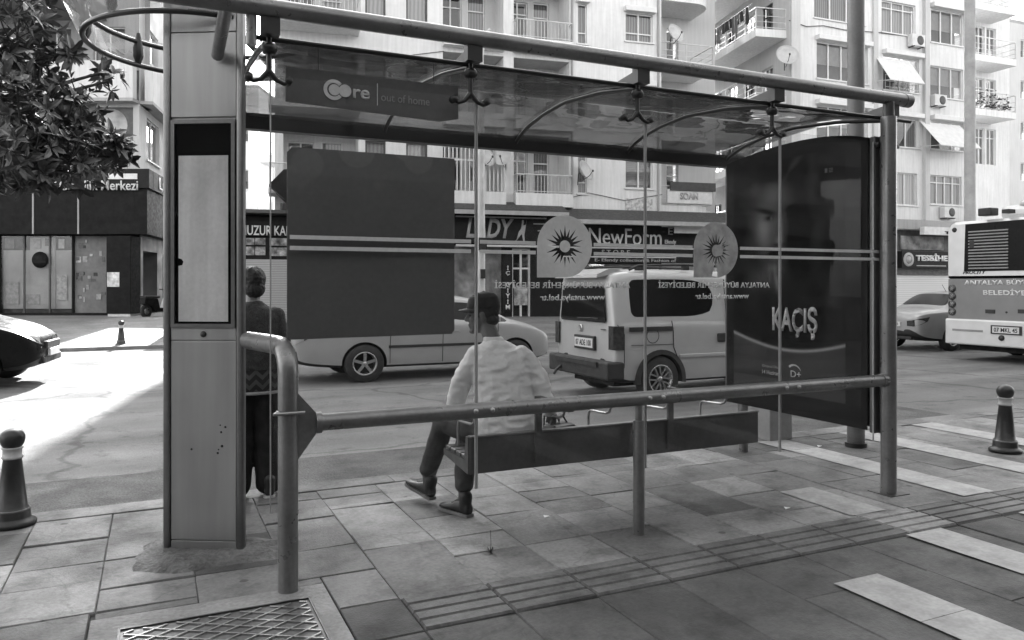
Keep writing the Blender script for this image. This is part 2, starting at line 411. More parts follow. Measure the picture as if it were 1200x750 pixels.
# diamond plate cover, lower left
t = thing('manhole_cover', 'diamond patterned metal access cover set in the concrete pad beside the steel corner post', 'manhole cover', (.28, 3.3, 0))
COVER = mat('worn_iron', .12, .5, .6, var=.3, scale=6, fine=.15)
b = MB(); b.box(-.415, .41, -.6, .56, -.03, -.002); b.build('plate', COVER, t)
b = MB()
for fam in (1, -1):
    for i in range(-16, 17):
        o = i*.085
        pts = []
        # line y = fam*.62*x + o clipped to the plate
        xs = sorted((( -.58-o)/(fam*.62), (.54-o)/(fam*.62)))
        xa, xb = max(-.4, xs[0]), min(.395, xs[1])
        if xb-xa > .03:
            A, B = Vector((xa, fam*.62*xa+o, .0)), Vector((xb, fam*.62*xb+o, .0)); d = (B-A)/2
            b.obox((A+B)/2+Vector((0,0,.0005 if fam > 0 else .001)), d, d.normalized().cross(Vector((0,0,1)))*.0045, (0,0,.0045))
b.build('tread_rib', mat('worn_bright_iron', .3, .4, .8, var=.3, scale=8), t)
b = MB(); b.box(-.425, -.415, -.6, .57, -.03, .006); b.box(.41, .42, -.6, .57, -.03, .006); b.box(-.415, .41, .56, .57, -.03, .006)
b.build('frame', DARKM, t)

# ------------------------------------------------------------------ bus shelter
sh = thing('bus_shelter', 'long open bus shelter of grey pipes with glass back panes and a smoky vaulted roof', 'bus shelter', (2.78, 4.0, 0))
O = Vector((2.78, 4.0, 0))
def L(x, y, z): return Vector((x, y, z))-O
def part(b, name, m, parent=sh, **k): return b.build(name, m, parent, **k)
# corner post: straight up, then bending back to the totem
b = MB(); P = [L(.615, 4.0, 0), L(.615, 4.0, 1.09)]
P += [L(.615, 4.0, 1.09)+Vector((-.02*(1-math.cos(R(a))), .14*(1-math.cos(R(a))), .14*math.sin(R(a)))) for a in range(10, 91, 10)]
P += [L(.565, 4.3, 1.23), L(.49, 4.62, 1.23)]
b.tube(P, .05, 18); cp = part(b, 'corner_post', PIPE)
b = MB(); b.lathe([(0, 0), (.012, 0), (.012, .03), (0, .03)], L(.56, 3.955, .905), 10, 'Y'); b.tube([L(.535, 3.95, .905), L(.69, 3.95, .905)], .008, 8); b.build('bolt', STEEL, cp)
b = MB(); b.add([L(.66, 3.985, 1.0), L(.66, 4.015, 1.0), L(.66, 4.015, .66), L(.66, 3.985, .66), L(.755, 3.985, .89), L(.755, 4.015, .89), L(.755, 4.015, .79), L(.755, 3.985, .79)],
                [(0,1,5,4), (3,7,6,2), (0,4,7,3), (1,2,6,5), (4,5,6,7), (0,3,2,1)])
part(b, 'gusset', PIPE)
b = MB(); b.tube([L(.75, 4.0, .84), L(.78, 4.0, .84)], .055, 20); b.tube([L(.755, 4.0, .84), L(4.9, 4.0, .84)], .044, 20); rail = part(b, 'handrail', PIPE)
for xx in (1.62, 1.72, 2.78, 2.88, 3.9, 4.01):
    b = MB(); b.lathe([(0, -.058), (.011, -.058), (.014, -.05), (.014, -.03), (.006, -.03), (.006, .09)], L(xx, 4.0, .845), 12, 'Y'); b.build('bolt', STEEL, rail)
b = MB(); b.tube([L(2.73, 4.0, 0), L(2.73, 4.0, .70)], .036, 18); b.tube([L(2.73, 4.0, .70), L(2.73, 4.0, .705)], .036, 18); b.tube([L(2.73, 4.0, .70), L(2.73, 4.0, .81)], .022, 14); part(b, 'middle_post', PIPE)
b = MB(); b.tube([L(4.945, 4.0, 0), L(4.945, 4.0, 2.79)], .056, 22); rp = part(b, 'end_post', PIPE)
b = MB(); b.box(*(-.1+4.945-2.78, .1+4.945-2.78), -.1, .1, 0, .008); b.build('base_plate', DARKM, rp)
b = MB(); b.tube([L(4.86, 4.0, .84), L(4.91, 4.0, .84)], .05, 18); b.build('collar', PIPE, rp)
b = MB(); b.tube([L(-.05, 4.0, 2.93), L(5.16, 4.0, 2.93)], .046, 22); b.tube([L(5.1, 4.0, 2.93), L(5.165, 4.0, 2.93)], .05, 22); tr = part(b, 'top_rail', PIPE)
b = MB(); b.tube([L(.33, 4.0, 2.95), L(.33, 4.42, 2.9), L(.33, 4.7, 2.86)], .035, 14); b.tube([L(.44, 4.02, 2.93), L(.44, 4.02, 2.74)], .026, 14); b.build('stub_pipe', PIPE, tr)
b = MB(); b.tube([L(4.945, 4.0, 2.76), L(4.945, 4.0, 2.9)], .04, 16); b.build('saddle', DARKM, tr)
# vaulted roof sheet
def vault(y):                                  # height of the sheet over Y
    pts = [(4.08, 2.80), (4.5, 2.872), (5.0, 2.915), (5.35, 2.893), (5.62, 2.85), (5.78, 2.80), (5.88, 2.735)]
    for (a, za), (c, zc) in zip(pts, pts[1:]):
        if y <= c: return za+(zc-za)*(y-a)/(c-a)
    return pts[-1][1]
ys = [4.08+.075*i for i in range(24)]+[5.88]
X0, X1 = .52, 5.24
b = MB(); b.smooth = True; nx = 30
vs = []
for i in range(nx+1):
    for y in ys: vs.append(L(X0+(X1-X0)*i/nx, y, vault(y)))
for i in range(nx+1):
    for y in ys: vs.append(L(X0+(X1-X0)*i/nx, y, vault(y)+.006))
m_ = len(ys); n_ = (nx+1)*m_
fs = []
for i in range(nx):
    for j in range(m_-1):
        a = i*m_+j; fs.append((a, a+1, a+m_+1, a+m_)); fs.append((n_+a, n_+a+m_, n_+a+m_+1, n_+a+1))
b.add(vs, fs)
SMOKE = glass('smoky_acrylic', .54, 1.3, .02, .10, 2.2, (.3, .15))
part(b, 'roof_sheet', SMOKE, fix=False)
b = MB(); b.tube([L(.47, 4.08, 2.80), L(5.28, 4.08, 2.80)], .014, 12); part(b, 'roof_edge', BLACK)
b = MB(); b.box(.5-2.78, 5.25-2.78, 1.84, 1.93, 2.675, 2.79); part(b, 'street_beam', mat('beam_grey', .035, .45, .3))
for xx in (.53, 1.63, 2.76, 3.87, 5.0):
    b = MB(); pts = [L(xx, y, vault(y)-.018) for y in ys]; b.tube(pts, .015, 8); part(b, 'rib', BLACK)
    b = MB(); b.add([L(xx-.012, 4.0, 2.9), L(xx+.012, 4.0, 2.9), L(xx+.012, 4.0, 2.81), L(xx-.012, 4.0, 2.81), L(xx-.012, 4.36, 2.865), L(xx+.012, 4.36, 2.865), L(xx+.012, 4.36, 2.858), L(xx-.012, 4.36, 2.858)],
                    [(0,1,5,4), (3,7,6,2), (0,4,7,3), (1,2,6,5), (4,5,6,7), (0,3,2,1)])
    b.box(*(xx-.045-2.78, xx+.045-2.78), -.012, .05, 2.80, 2.9); part(b, 'gusset', DARKM)
    b = MB(); b.lathe([(0, -.03), (.03, -.025), (.043, 0), (.03, .025), (0, .03)], L(xx, 4.06, 2.745), 16)
    b.tube([L(xx, 4.06, 2.8), L(xx, 4.06, 2.6)], .014, 10)
    for sx in (-1, 1):
        b.tube([L(xx, 4.06, 2.63), L(xx+sx*.04, 4.055, 2.585), L(xx+sx*.075, 4.055, 2.572), L(xx+sx*.098, 4.06, 2.59)], .012, 10, rs=[.017, .012, .011, .012])
        b.lathe([(0, -.022), (.02, -.022), (.02, .03), (0, .03)], L(xx+sx*.098, 4.065, 2.592), 14, 'Y')
    part(b, 'spider_clamp', BLACK)
# glass back panes with their stickers
CLEAR = glass('clear_glass', .95, .5, .0, tintv=(.25, .02))
edges = [.535, 1.673, 2.833, 3.961, 4.885]
drop = None
def drop_shape(r, n=40):                       # round with one square corner, lower left as seen from the kerb side
    pts = [(-r, -r)]+[(r*math.cos(R(a)), r*math.sin(R(a))) for a in [-90+270*i/n for i in range(n+1)]]
    return pts
def burst(r0, r1, n):
    out = []
    for i in range(n):
        a = 2*math.pi*i/n; q = math.pi/n
        out += [((r1*(1 if i % 2 else .86))*math.cos(a), (r1*(1 if i % 2 else .86))*math.sin(a)), (r0*math.cos(a+q), r0*math.sin(a+q))]
    return out
for i, (xa, xb) in enumerate(zip(edges, edges[1:])):
    b = MB(); b.box(xa+.004-2.78, xb-.004-2.78, .075, .085, .38, 2.615); g = part(b, 'glass_pane', CLEAR)
    for xx in (xa+.005, xb-.0055): b = MB(); b.box(xx-.003-2.78, xx+.003-2.78, .0745, .0855, .38, 2.615); b.build('edge', mat('glass_edge', .3, .2), g)
    segs = [(xa+(.1 if i == 0 else .02), xb-.035)]
    if i == 1: segs = [(xa+.02, 2.05), (2.45, xb-.005)]
    if i == 2: segs = [(xa+.005, 3.2), (3.60, xb-.005)]
    if i == 3: segs = [(xa+.005, xb+.055)]
    for s0, s1 in segs:
        for z in (1.737, 1.793): b = MB(); b.box(s0-2.78, s1-2.78, .0715, .0742, z-.0105, z+.0105); b.build('stripe_sticker', VINYL, g)
    if i in (1, 2):
        cx = 2.248 if i == 1 else 3.395; cz = 1.778
        if i == 1:
            b = MB(); b.prism(drop_shape(.188), L(cx, 4.0745, cz), (1,0,0), (0,0,1), .003, [burst(.06, .135, 20)])
            b.prism([(.036*math.cos(R(a)), .036*math.sin(R(a))) for a in range(0, 360, 15)], L(cx, 4.0745, cz), (1,0,0), (0,0,1), .003)
            lg = b.build('logo_sticker', VINYL, g)
        else:                                  # the peeling one: the disc half gone, bits missing
            b = MB(); b.prism(drop_shape(.185), L(cx, 4.0745, cz), (1,0,0), (0,0,1), .003, [burst(.05, .13, 20), [(-.012, -.07), (-.035, -.175), (.012, -.18), (.006, -.1)][::1]])
            b.prism([(.034*math.cos(R(a)), .04*math.sin(R(a))) for a in range(70, 300, 15)]+[(.05, -.03), (.07, .05)], L(cx, 4.0745, cz-.005), (1,0,0), (0,0,1), .003)
            lg = b.build('logo_sticker', mat('worn_vinyl', .3, .65, var=.3, scale=14), g)
        tcx = 2.25 if i == 1 else 3.395
        V2 = mat('letter_vinyl', .55, .6)
        write('ANTALYA BÜYÜKŞEHİR BELEDİYESİ', g, V2, L(tcx, 4.0745, 1.545), (1,0,0), (0,0,1), .93, .058, .002, True, bold=.012)
        write('www.antalya.bel.tr', g, V2, L(tcx+.055, 4.0745, 1.465), (1,0,0), (0,0,1), .45, .048, .002, True, bold=.012)
# small cable down the glass joint
b = MB(); b.tube([L(1.676, 4.09, 2.6), L(1.676, 4.09, .4)], .003, 6); part(b, 'seam_strip', DARKM)

# grey blank notice on the glass
b = MB(); b.prism([(.625, 1.262), (1.535, 1.268), (1.535, 1.275), (1.548, 1.29), (1.548, 2.262), (.655, 2.262), (.625, 2.235)], (0, 4.10, 0), (1,0,0), (0,0,1), -.006)
def notice_mat():
    m = mat('notice_print', .10, .55, var=.06, scale=2)
    n = m.node_tree; N = n.nodes; L_ = n.links; bs = N['Principled BSDF']; src = bs.inputs['Base Color'].links[0].from_socket
    tc = [q for q in N if q.type == 'TEX_COORD'][0]
    vo = N.new('ShaderNodeTexVoronoi'); vo.inputs['Scale'].default_value = 3.4; L_.new(tc.outputs['Object'], vo.inputs['Vector'])
    r = N.new('ShaderNodeMapRange'); r.inputs[1].default_value = .40; r.inputs[2].default_value = .37; r.inputs[3].default_value = 0; r.inputs[4].default_value = 1; L_.new(vo.outputs['Distance'], r.inputs[0])
    sp = N.new('ShaderNodeSeparateXYZ'); L_.new(tc.outputs['Object'], sp.inputs[0])
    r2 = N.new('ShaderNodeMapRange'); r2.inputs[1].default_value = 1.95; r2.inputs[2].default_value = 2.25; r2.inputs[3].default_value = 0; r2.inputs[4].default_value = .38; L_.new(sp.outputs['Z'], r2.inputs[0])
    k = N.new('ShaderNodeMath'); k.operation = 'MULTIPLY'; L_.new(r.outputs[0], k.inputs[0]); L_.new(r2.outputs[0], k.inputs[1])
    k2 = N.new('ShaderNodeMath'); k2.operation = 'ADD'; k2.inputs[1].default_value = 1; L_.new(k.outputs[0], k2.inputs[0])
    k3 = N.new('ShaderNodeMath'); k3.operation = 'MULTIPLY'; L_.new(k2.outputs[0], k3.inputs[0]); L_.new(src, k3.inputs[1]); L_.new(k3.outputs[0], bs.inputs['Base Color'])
    return m
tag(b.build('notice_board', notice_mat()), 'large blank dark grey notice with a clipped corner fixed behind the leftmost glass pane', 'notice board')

# hanging sign under the roof
SIGN = mat('sign_grey', .10, .6, var=.08, spec=.15)
hs = thing('hanging_sign', 'long grey company sign with round logo letters hanging under the shelter roof', 'sign', (1.1, 4.16, 2.562))
b = MB(); b.prism([(-.475, -.055), (.38, -.085), (.49, -.06), (.49, .125), (-.475, .125)], (0, 0, 0), (1,0,0), (0,0,1), .012); b.build('board', SIGN, hs)
LET = mat('sign_letter', .6, .6)
b = MB()
ring = [(.055*math.cos(R(a)), .055*math.sin(R(a))) for a in range(40, 321, 10)]+[(.036*math.cos(R(a)), .036*math.sin(R(a))) for a in range(320, 39, -10)]
b.prism(ring, (-.225, -.016, .03), (1,0,0), (0,0,1), .003)
ring = [(.03*math.cos(R(a)), .03*math.sin(R(a))) for a in range(30, 331, 10)]
b.prism(ring, (-.222, -.016, .03), (1,0,0), (0,0,1), .003)
b.prism([(.034*math.cos(R(a)), .034*math.sin(R(a))) for a in range(0, 360, 12)], (-.165, -.017, .03), (1,0,0), (0,0,1), .003)
b.box(.012, .015, -.018, -.0135, -.03, .09)
b.build('emblem', LET, hs)
write('re', hs, LET, (-.075, -.0135, .022), (1,0,0), (0,0,1), .092, .052, .003, bold=.02)
write('out of home', hs, mat('sign_letter_dim', .25, .5), (.175, -.0135, .02), (1,0,0), (0,0,1), .28, .045, .003)
b = MB(); b.tube([(-.3, .01, .12), (-.3, .02, .26)], .003, 8); b.tube([(.35, .01, .12), (.35, .02, .26)], .003, 8); b.build('hanger', BLACK, hs)

# ------------------------------------------------------------------ bench under the roof
bn = thing('bench', 'grey metal bench with a solid back board bolted behind the shelter handrail', 'bench', (2.9, 4.6, 0))
OB = Vector((2.9, 4.6, 0))
def B(x, y, z): return Vector((x, y, z))-OB
BENCH = mat('bench_paint', .075, .5, .1, var=.2, scale=5, fine=.1, spec=.3)
b = MB(); b.box(1.775-2.9, 4.09-2.9, -.165, -.135, .368, .597, .006); b.build('back_board', BENCH, bn)
b = MB(); b.box(1.775-2.9, 4.09-2.9, -.178, -.132, .5975, .606); b.build('top_strip', mat('worn_edge', .2, .4, .4), bn)
for i in range(4):
    b = MB(); y0 = -.12+i*.095; b.box(1.765-2.9, 4.09-2.9, y0, y0+.08, .452, .48, .006); b.build('seat_slat', BENCH, bn)
for xx in (1.765, 2.9, 4.06):
    b = MB(); b.add([B(xx, 4.44, .60), B(xx+.035, 4.44, .60), B(xx+.035, 4.44, .37), B(xx, 4.44, .37), B(xx, 4.48, .60), B(xx+.035, 4.48, .60), B(xx, 4.5, .45), B(xx+.035, 4.5, .45), B(xx, 4.88, .45), B(xx+.035, 4.88, .45), B(xx, 4.88, .41), B(xx+.035, 4.88, .41)],
                    [(0,1,2,3), (0,4,5,1), (4,6,7,5), (6,8,9,7), (8,10,11,9), (10,3,2,11), (0,3,10,8,6,4), (1,5,7,9,11,2)]); b.build('end_bracket', BENCH, bn)
for xx in (2.245, 3.28):
    b = MB(); b.box(xx-.022-2.9, xx+.022-2.9, -.19, -.168, .40, .83); b.box(xx-.022-2.9, xx+.022-2.9, -.6, -.19, .79, .83); b.build('back_bracket', BENCH, bn)
for xx in (1.83, 2.47, 2.83, 3.31, 3.83):
    b = MB(); x_ = xx
    b.tube([B(x_, 4.78, .47), B(x_, 4.78, .60), B(x_, 4.772, .635), B(x_, 4.75, .65), B(x_, 4.62, .655), B(x_, 4.54, .66), B(x_, 4.50, .675), B(x_, 4.48, .71), B(x_, 4.46, .72)], .009, 10); b.build('armrest', STEEL, bn)
# ------------------------------------------------------------------ steel totem with the ring canopy
TOT = rf(-1.775, 4.43)
tot = thing('information_totem', 'tall brushed steel information totem with an empty display case beside the shelter', 'totem', (TOT.x, TOT.y, 0), -YAW-R(4))
W2 = .235
b = MB(); b.prism([(-W2+.035, .012), (W2-.035, .012), (W2-.12, .22), (-W2+.12, .22)], (0,0,0), (1,0,0), (0,1,0), 3.5); b.build('core', STEEL, tot)
def panel(z0, z1, m=STEEL): 
    b = MB(); b.box(-W2+.042, W2-.042, -.002, .012, z0+.003, z1-.003, .002); b.build('front_panel', m, tot)
panel(.0, .075); panel(.075, 1.225); panel(2.51, 3.0); panel(3.0, 3.5)
for s_ in (-1, 1):
    b = MB(); b.smooth = True
    x_ = s_*(W2-.018)
    b.bbox(x_-.0215, x_+.0215, -.012, .035, -.01, 3.5, .01); b.build('corner_profile', mat('profile_steel', .2, .35, .9, var=.08), tot, smooth=False)
# display case: steel frame, black recess, pale sheet inside
b = MB(); fw = .022; z0, z1 = 1.30, 2.495; xw = W2-.045
b.box(-xw, -xw+fw, -.014, .0, z0, z1); b.box(xw-fw, xw, -.014, .0, z0, z1); b.box(-xw+fw, xw-fw, -.014, .0, z1-fw, z1); b.box(-xw+fw, xw-fw, -.014, .0, z0, z0+fw)
cs = b.build('display_frame', mat('frame_steel', .22, .3, .9), tot)
b = MB(); b.box(-xw+fw, xw-fw, .003, .008, z0+fw, z1-fw); b.build('recess', mat('recess_black', .006, .6, spec=.05), cs)
b = MB(); b.prism([(-.148, 1.335), (.146, 1.335), (.146, 2.29), (-.148, 2.29), (-.148, 1.70), (-.13, 1.695), (-.118, 1.68), (-.125, 1.66), (-.148, 1.655)], (0, .0, 0), (1,0,0), (0,0,1), .003)
b.build('paper_sheet', mat('old_paper', .66, .7, var=.12, scale=3, streak=.18, fine=.05), cs)
b = MB(); b.box(-xw+fw, xw-fw, -.009, -.006, z0+fw, z1-fw); b.build('cover_glass', glass('case_glass', .92, .2, .03), cs)
panel(1.225, 1.30)
b = MB(); b.lathe([(0, -.012), (.012, -.012), (.018, -.006), (.018, .004)], (0, 0, 1.262), 16, 'Y'); b.build('lock', DARKM, tot)
b = MB()
for x_, z_ in ((-.07, .60), (.10, .74), (.105, .70), (.09, .60), (.085, .58), (.13, .73), (.11, .62)):
    b.lathe([(0, -.0045), (rnd.uniform(.003, .008), -.004), (.0, -.002)], (x_, 0, z_), 8, 'Y')
b.build('rust_spot', DARKM, tot)
# ring canopy: two hoops open towards the shelter, a clear band between them
b = MB(); zl, zh = 3.085, 3.25; rc = .73; cxr, cyr = -.25, .60
for i, z in enumerate((zl, zh)):
    k = MB(); pts = arc((cxr, cyr, z), rc, -55, -300, 44, (1,0,0), (0,1,0)); k.tube(pts, .017, 10); k.build('hoop', BLACK, tot)
for a in (-110, -160, -205, -250):
    k = MB(); p = Vector((cxr+rc*math.cos(R(a)), cyr+rc*math.sin(R(a)), zl)); k.tube([p, p+Vector((0,0,.06)), p+Vector((0,0,.12)), p+Vector((0,0,.225))], .02, 8, rs=[.012, .035, .035, .012]); k.build('hoop_spacer', BLACK, tot)
k = MB(); pts = arc((cxr, cyr, zl), rc+.13, -55, -300, 44, (1,0,0), (0,1,0)); p2 = arc((cxr, cyr, zl), rc+.02, -55, -300, 44, (1,0,0), (0,1,0))
for (p, q), (r_, s_) in zip(zip(pts, pts[1:]), zip(p2, p2[1:])):
    u_ = Vector((0, 0, .24)); k.add([p+u_, q+u_, s_+u_*.02, r_+u_*.02], [(0,1,2,3)])
k.build('clear_band', glass('ring_band', .8, 1., .02, tintv=(.6, .5)), tot)
k = MB(); k.tube([(.0, .1, 3.2), (-.15, 1.36, 3.2)], .02, 10); k.build('ring_arm', DARKM, tot)
# crumbled mortar round its foot
b = MB(); b.smooth = True; n = 28; vs = [(0, 0, .03)]
for ring_, (q, h) in enumerate(((.55, .034), (.8, .022), (1.0, -.012))):
    for j in range(n):
        a = 2*math.pi*j/n; e = q*(1+.18*math.sin(3*a+1)+rnd.uniform(-.07, .07)); vs.append((.46*e*math.cos(a), .05+.34*e*math.sin(a)-.03, h+rnd.uniform(-.008, .012)))
fs = [(0, 1+j, 1+(j+1) % n) for j in range(n)]+[(1+r_*n+j, 1+(r_+1)*n+j, 1+(r_+1)*n+(j+1) % n, 1+r_*n+(j+1) % n) for r_ in range(2) for j in range(n)]
b.add(vs, fs); b.build('foot_mortar', mat('old_mortar', .115, .95, var=.4, scale=7, bump=1., bscale=45, fine=.25), tot)

# ------------------------------------------------------------------ advertising case closing the far end of the shelter
AX = 4.95
ad = thing('advertising_case', 'tall black advertising case with an arched top and a dark film poster inside', 'advertising case', (AX, 4.95, 0))
def top(y): return 2.645+.10*max(0, 1-((y-4.83)/.72)**2)**.8 if y < 4.83 else 2.745-.075*((y-4.83)/.87)**2
ysr = [4.13+1.57*i/30 for i in range(31)]
def prof(m_, zb): return [(y-4.95, zb) for y in (ysr[0]+m_, ysr[-1]-m_)]+[(max(ysr[0]+m_, min(ysr[-1]-m_, y))-4.95, top(y)-m_) for y in ysr[::-1]]
b = MB(); b.prism(prof(0, .45), (.07, 0, 0), (0,1,0), (0,0,1), .06); b.prism(prof(0, .45), (-.075, 0, 0), (0,1,0), (0,0,1), .004); b.build('case', mat('case_black', .007, .5, 0, spec=.1), ad)
for q_ in ((-.06, .11, -.875, -.822, .43, 2.66, .012), (-.02, .06, -.905, -.876, .43, 2.66, .008), (-.06, .11, .752, .79, .45, 2.665, .01)): b = MB(); b.box(*q_); b.build('side_profile', mat('profile_grey', .12, .4, .7), ad)
# printed poster: a plain shadowy face made up for this scene, a soft fold at the foot
def face(u, v):                                 # u 0..1 left to right as seen from the pavement, v 0..1 upwards
    def g(cx, cy, sx, sy, a=0):
        x, y = u-cx, v-cy; c_, s_ = math.cos(a), math.sin(a); x, y = x*c_+y*s_, -x*s_+y*c_
        return math.exp(-(x/sx)**2-(y/sy)**2)
    s = .008
    s += .075*g(.37, .73, .17, .15)                       # face, lit from the left
    s += .10*g(.30, .70, .06, .075, .15)                  # cheek
    s += .07*g(.40, .85, .12, .05)                        # forehead
    s += .10*g(.465, .70, .016, .06, .1)+.09*g(.45, .652, .03, .02)      # nose
    s -= .13*g(.33, .782, .085, .012, -.14); s -= .09*g(.56, .785, .05, .011, .12)      # brows
    s -= .12*g(.35, .752, .045, .012); s += .10*g(.375, .751, .01, .006); s -= .08*g(.56, .755, .035, .012)      # eyes
    s -= .07*g(.44, .635, .045, .008); s -= .11*g(.42, .598, .065, .009); s += .05*g(.42, .578, .05, .012)      # nostrils, mouth
    s += .05*g(.40, .535, .06, .02); s -= .06*g(.60, .66, .07, .12)      # chin, far side in the dark
    s -= .06*g(.38, .935, .26, .03); s += .05*g(.55, .95, .10, .02, .5)+.03*g(.22, .9, .05, .05); s += .03*g(.74, .9, .05, .1); s += .10*g(.43, .47, .016, .045, .35); s += .035*g(.33, .49, .16, .05)
    s += .02*noise.noise((u*7, v*12, 1.3))*max(0, 1-abs(v-.7)*2.4)
    s = max(.005, s)
    fold = .245-.06*math.sin(u*math.pi*.9)
    if v < fold: s = .036-.02*(fold-v)/.2+.014*noise.noise((u*3, v*6, 4))
    s += .2*math.exp(-((v-fold)/.006)**2)
    if v < .06: s = .04
    return s
py0, py1, pz0, pz1 = 4.33, 5.60, .62, 2.62
NU, NV = 90, 200
b = MB()
vs, tn = [], []
for j in range(NV+1):
    for i in range(NU+1):
        u, v = i/NU, j/NV; y = py1+(py0-py1)*u; z = min(pz0+(pz1-pz0)*v, top(y)-.06)
        vs.append((-.0765, y-4.95, z)); tn.append(face(u, v))
b.v = vs; b.t = tn
for j in range(NV):
    for i in range(NU):
        a = j*(NU+1)+i; b.f.append((a, a+1, a+NU+2, a+NU+1)); b.mi.append(0); b.sm.append(True)
PRINT = mat('poster_print', 1.25, .7, var=0, fine=0, tint=True, spec=.05)
b.build('poster', PRINT, ad, fix=False)
U_, V_ = (0, -1, 0), (0, 0, 1)
PL = mat('poster_letter', .36, .5, var=.3, scale=20)
def pp(u, v): return (-.078, py1+(py0-py1)*u-4.95, pz0+(pz1-pz0)*v)
write('KAÇIŞ', ad, PL, pp(.585, .305), U_, V_, .50, .27, .002, bold=.03)
write('Orijinal Dizi', ad, mat('poster_small', .22, .5), pp(.37, .105), U_, V_, .2, .03, .001)
write('14 Haziran', ad, PL, pp(.37, .08), U_, V_, .2, .035, .001, bold=.01)
b = MB()
a_ = arc((-.0785, 4.95-4.95+.02, .73), .10, 20, 165, 14, U_, V_)
c0 = Vector(pp(.60, .088))
def band(c, r, a0, a1, wd0, wd1, n=18):
    c = Vector(c); A = []; Bq = []
    for i in range(n+1):
        a = R(a0+(a1-a0)*i/n); wd = wd0+(wd1-wd0)*i/n; d = Vector(U_)*math.cos(a)+Vector(V_)*math.sin(a)
        A.append(c+d*(r+wd)); Bq.append(c+d*(r-wd))
    for i in range(n): b.quad(A[i], A[i+1], Bq[i+1], Bq[i])
band(c0+Vector((0, .02, -.01)), .085, 30, 130, .003, .010)
b.build('emblem_arc', PL, ad)
write('D+', ad, PL, c0, U_, V_, .115, .055, .001, bold=.01)
b = MB(); b.box(-.0795, -.0785, -.445, -.42, 2.44, 2.475); b.build('rating_mark', mat('poster_mark', .16, .5), ad)
for k in range(3):
    b = MB(); b.box(-.0795, -.0785, -.50, -.46, 2.44+k*.013, 2.446+k*.013); b.build('rating_line', mat('poster_mark', .16, .5), ad)
b = MB(); b.prism(prof(.05, .50), (-.082, 0, 0), (0,1,0), (0,0,1), -.003); b.build('cover_glass', glass('ad_glass', .95, .14, .01), ad)
for q_ in (.61,): b = MB(); b.tube([(0, q_, 0), (0, q_, .46)], .045, 16); b.build('leg', PIPE, ad)
p = gnd(917, 516)
b = MB(); b.box(-.16, .13, -.1, .1, 0, .42, .01)
tag(b.build('concrete_block', mat('pale_block', .24, .8, var=.15), loc=(p.x, p.y+.1, 0)), 'pale square concrete block standing behind the foot of the advertising case', 'concrete block')

# ------------------------------------------------------------------ poles
def pole(name, label, cat, x, y, zb, r0, r1, h, m, base=.0):
    p = gnd(x, y, zb); t = thing(name, label, cat, (p.x, p.y, zb))
    b = MB(); b.tube([(0, 0, 0), (0, 0, h*.5), (0, 0, h)], r0, 20, rs=[r0, (r0+r1)/2, r1]); b.build('shaft', m, t)
    return t
POLE = mat('pole_grey', .13, .5, .3, var=.2, scale=2)
t = pole('utility_pole', 'thick dark grey pole rising close behind the advertising case', 'pole', 1003, 523, 0, .08, .07, 13, POLE)
b = MB(); b.tube([(0, 0, 0), (0, 0, .04)], .1, 18); b.build('base_plate', DARKM, t)
p = atd(1136.5, 333, 21.5)
t = thing('utility_pole', 'tall pale grey pole rising behind the bus roof', 'pole', (p.x, p.y, -.08))
b = MB(); b.tube([(0, 0, 0), (0, 0, 16)], .14, 20, rs=[.15, .125]); b.build('shaft', mat('pole_pale', .34, .6, .1, var=.15), t)
p = atd(563.5, 333, 16.5)
t = thing('street_lamp', 'slim pale street lamp post with a small arm rising behind the seated man', 'street lamp', (p.x, p.y, -.08))
b = MB(); b.tube([(0, 0, 0), (0, 0, 4.4), (0, 0, 6.6), (.08, -.03, 6.95), (.2, -.05, 7.1)], .09, 14, rs=[.1, .085, .06, .045, .04]); b.build('post', mat('lamp_post', .5, .5, .2, var=.15), t)
b = MB(); b.lathe([(0, .0), (.05, .0), (.16, .05), (.17, .10), (.12, .16), (0, .18)], (.28, -.06, 7.08), 18); h_ = b.build('lamp_head', mat('lamp_shell', .45, .5), t); h_.scale = (1.25, .8, .8)
b = MB(); b.tube([(-.0, 0, 6.6), (-.15, 0, 6.68), (-.27, 0, 6.7)], .02, 8); b.lathe([(0, 0), (.06, .02), (.05, .1), (0, .13)], (-.27, 0, 6.65), 10); b.build('side_lamp', DARKM, t)
b = MB(); b.box(-.09, .09, -.13, -.09, 2.35, 2.62); b.box(-.05, .05, -.13, -.09, 1.75, 1.95); b.build('junction_box', DARKM, t)

# ------------------------------------------------------------------ bollards
BOL = mat('bollard_iron', .03, .38, .2, var=.3, scale=8, bump=.15, bscale=25)
def bollard(label, x, y, z=0.):
    p = gnd(x, y, z); t = thing('bollard', label, 'bollard', (p.x, p.y, z), 0, 'black iron bollards along the kerbs')
    b = MB(); b.lathe([(0, 0), (.135, 0), (.138, .02), (.128, .035), (.108, .042), (.104, .055), (.1, .10), (.092, .115), (.086, .12), (.052, .435), (.054, .44), (0, .44)], n=28)
    bo = b.build('body', BOL, t)
    b = MB(); b.lathe([(.1, .095), (.102, .1), (.099, .108), (.097, .109)], n=28); b.build('trim_ring', mat('worn_iron_edge', .15, .4, .5), t)
    b = MB(); b.lathe([(.056, .428), (.062, .435), (.062, .442), (.055, .448), (.055, .488), (.063, .494), (.063, .502), (0, .503)], n=28); b.build('reflective_band', mat('band_pale', .4, .5, var=.2, scale=12), t)
    b = MB(); b.lathe([(.045, .5), (.055, .506), (.066, .525), (.0725, .55), (.0715, .575), (.060, .597), (.04, .612), (.015, .619), (0, .62)], n=28); b.build('knob', BOL, t)
    return t
bollard('big black bollard nearest the camera at the kerb left of the steel totem', 14.5, 615)
bollard('black bollard with pale band at the kerb right of the shelter, by the crossing', 1178, 529)
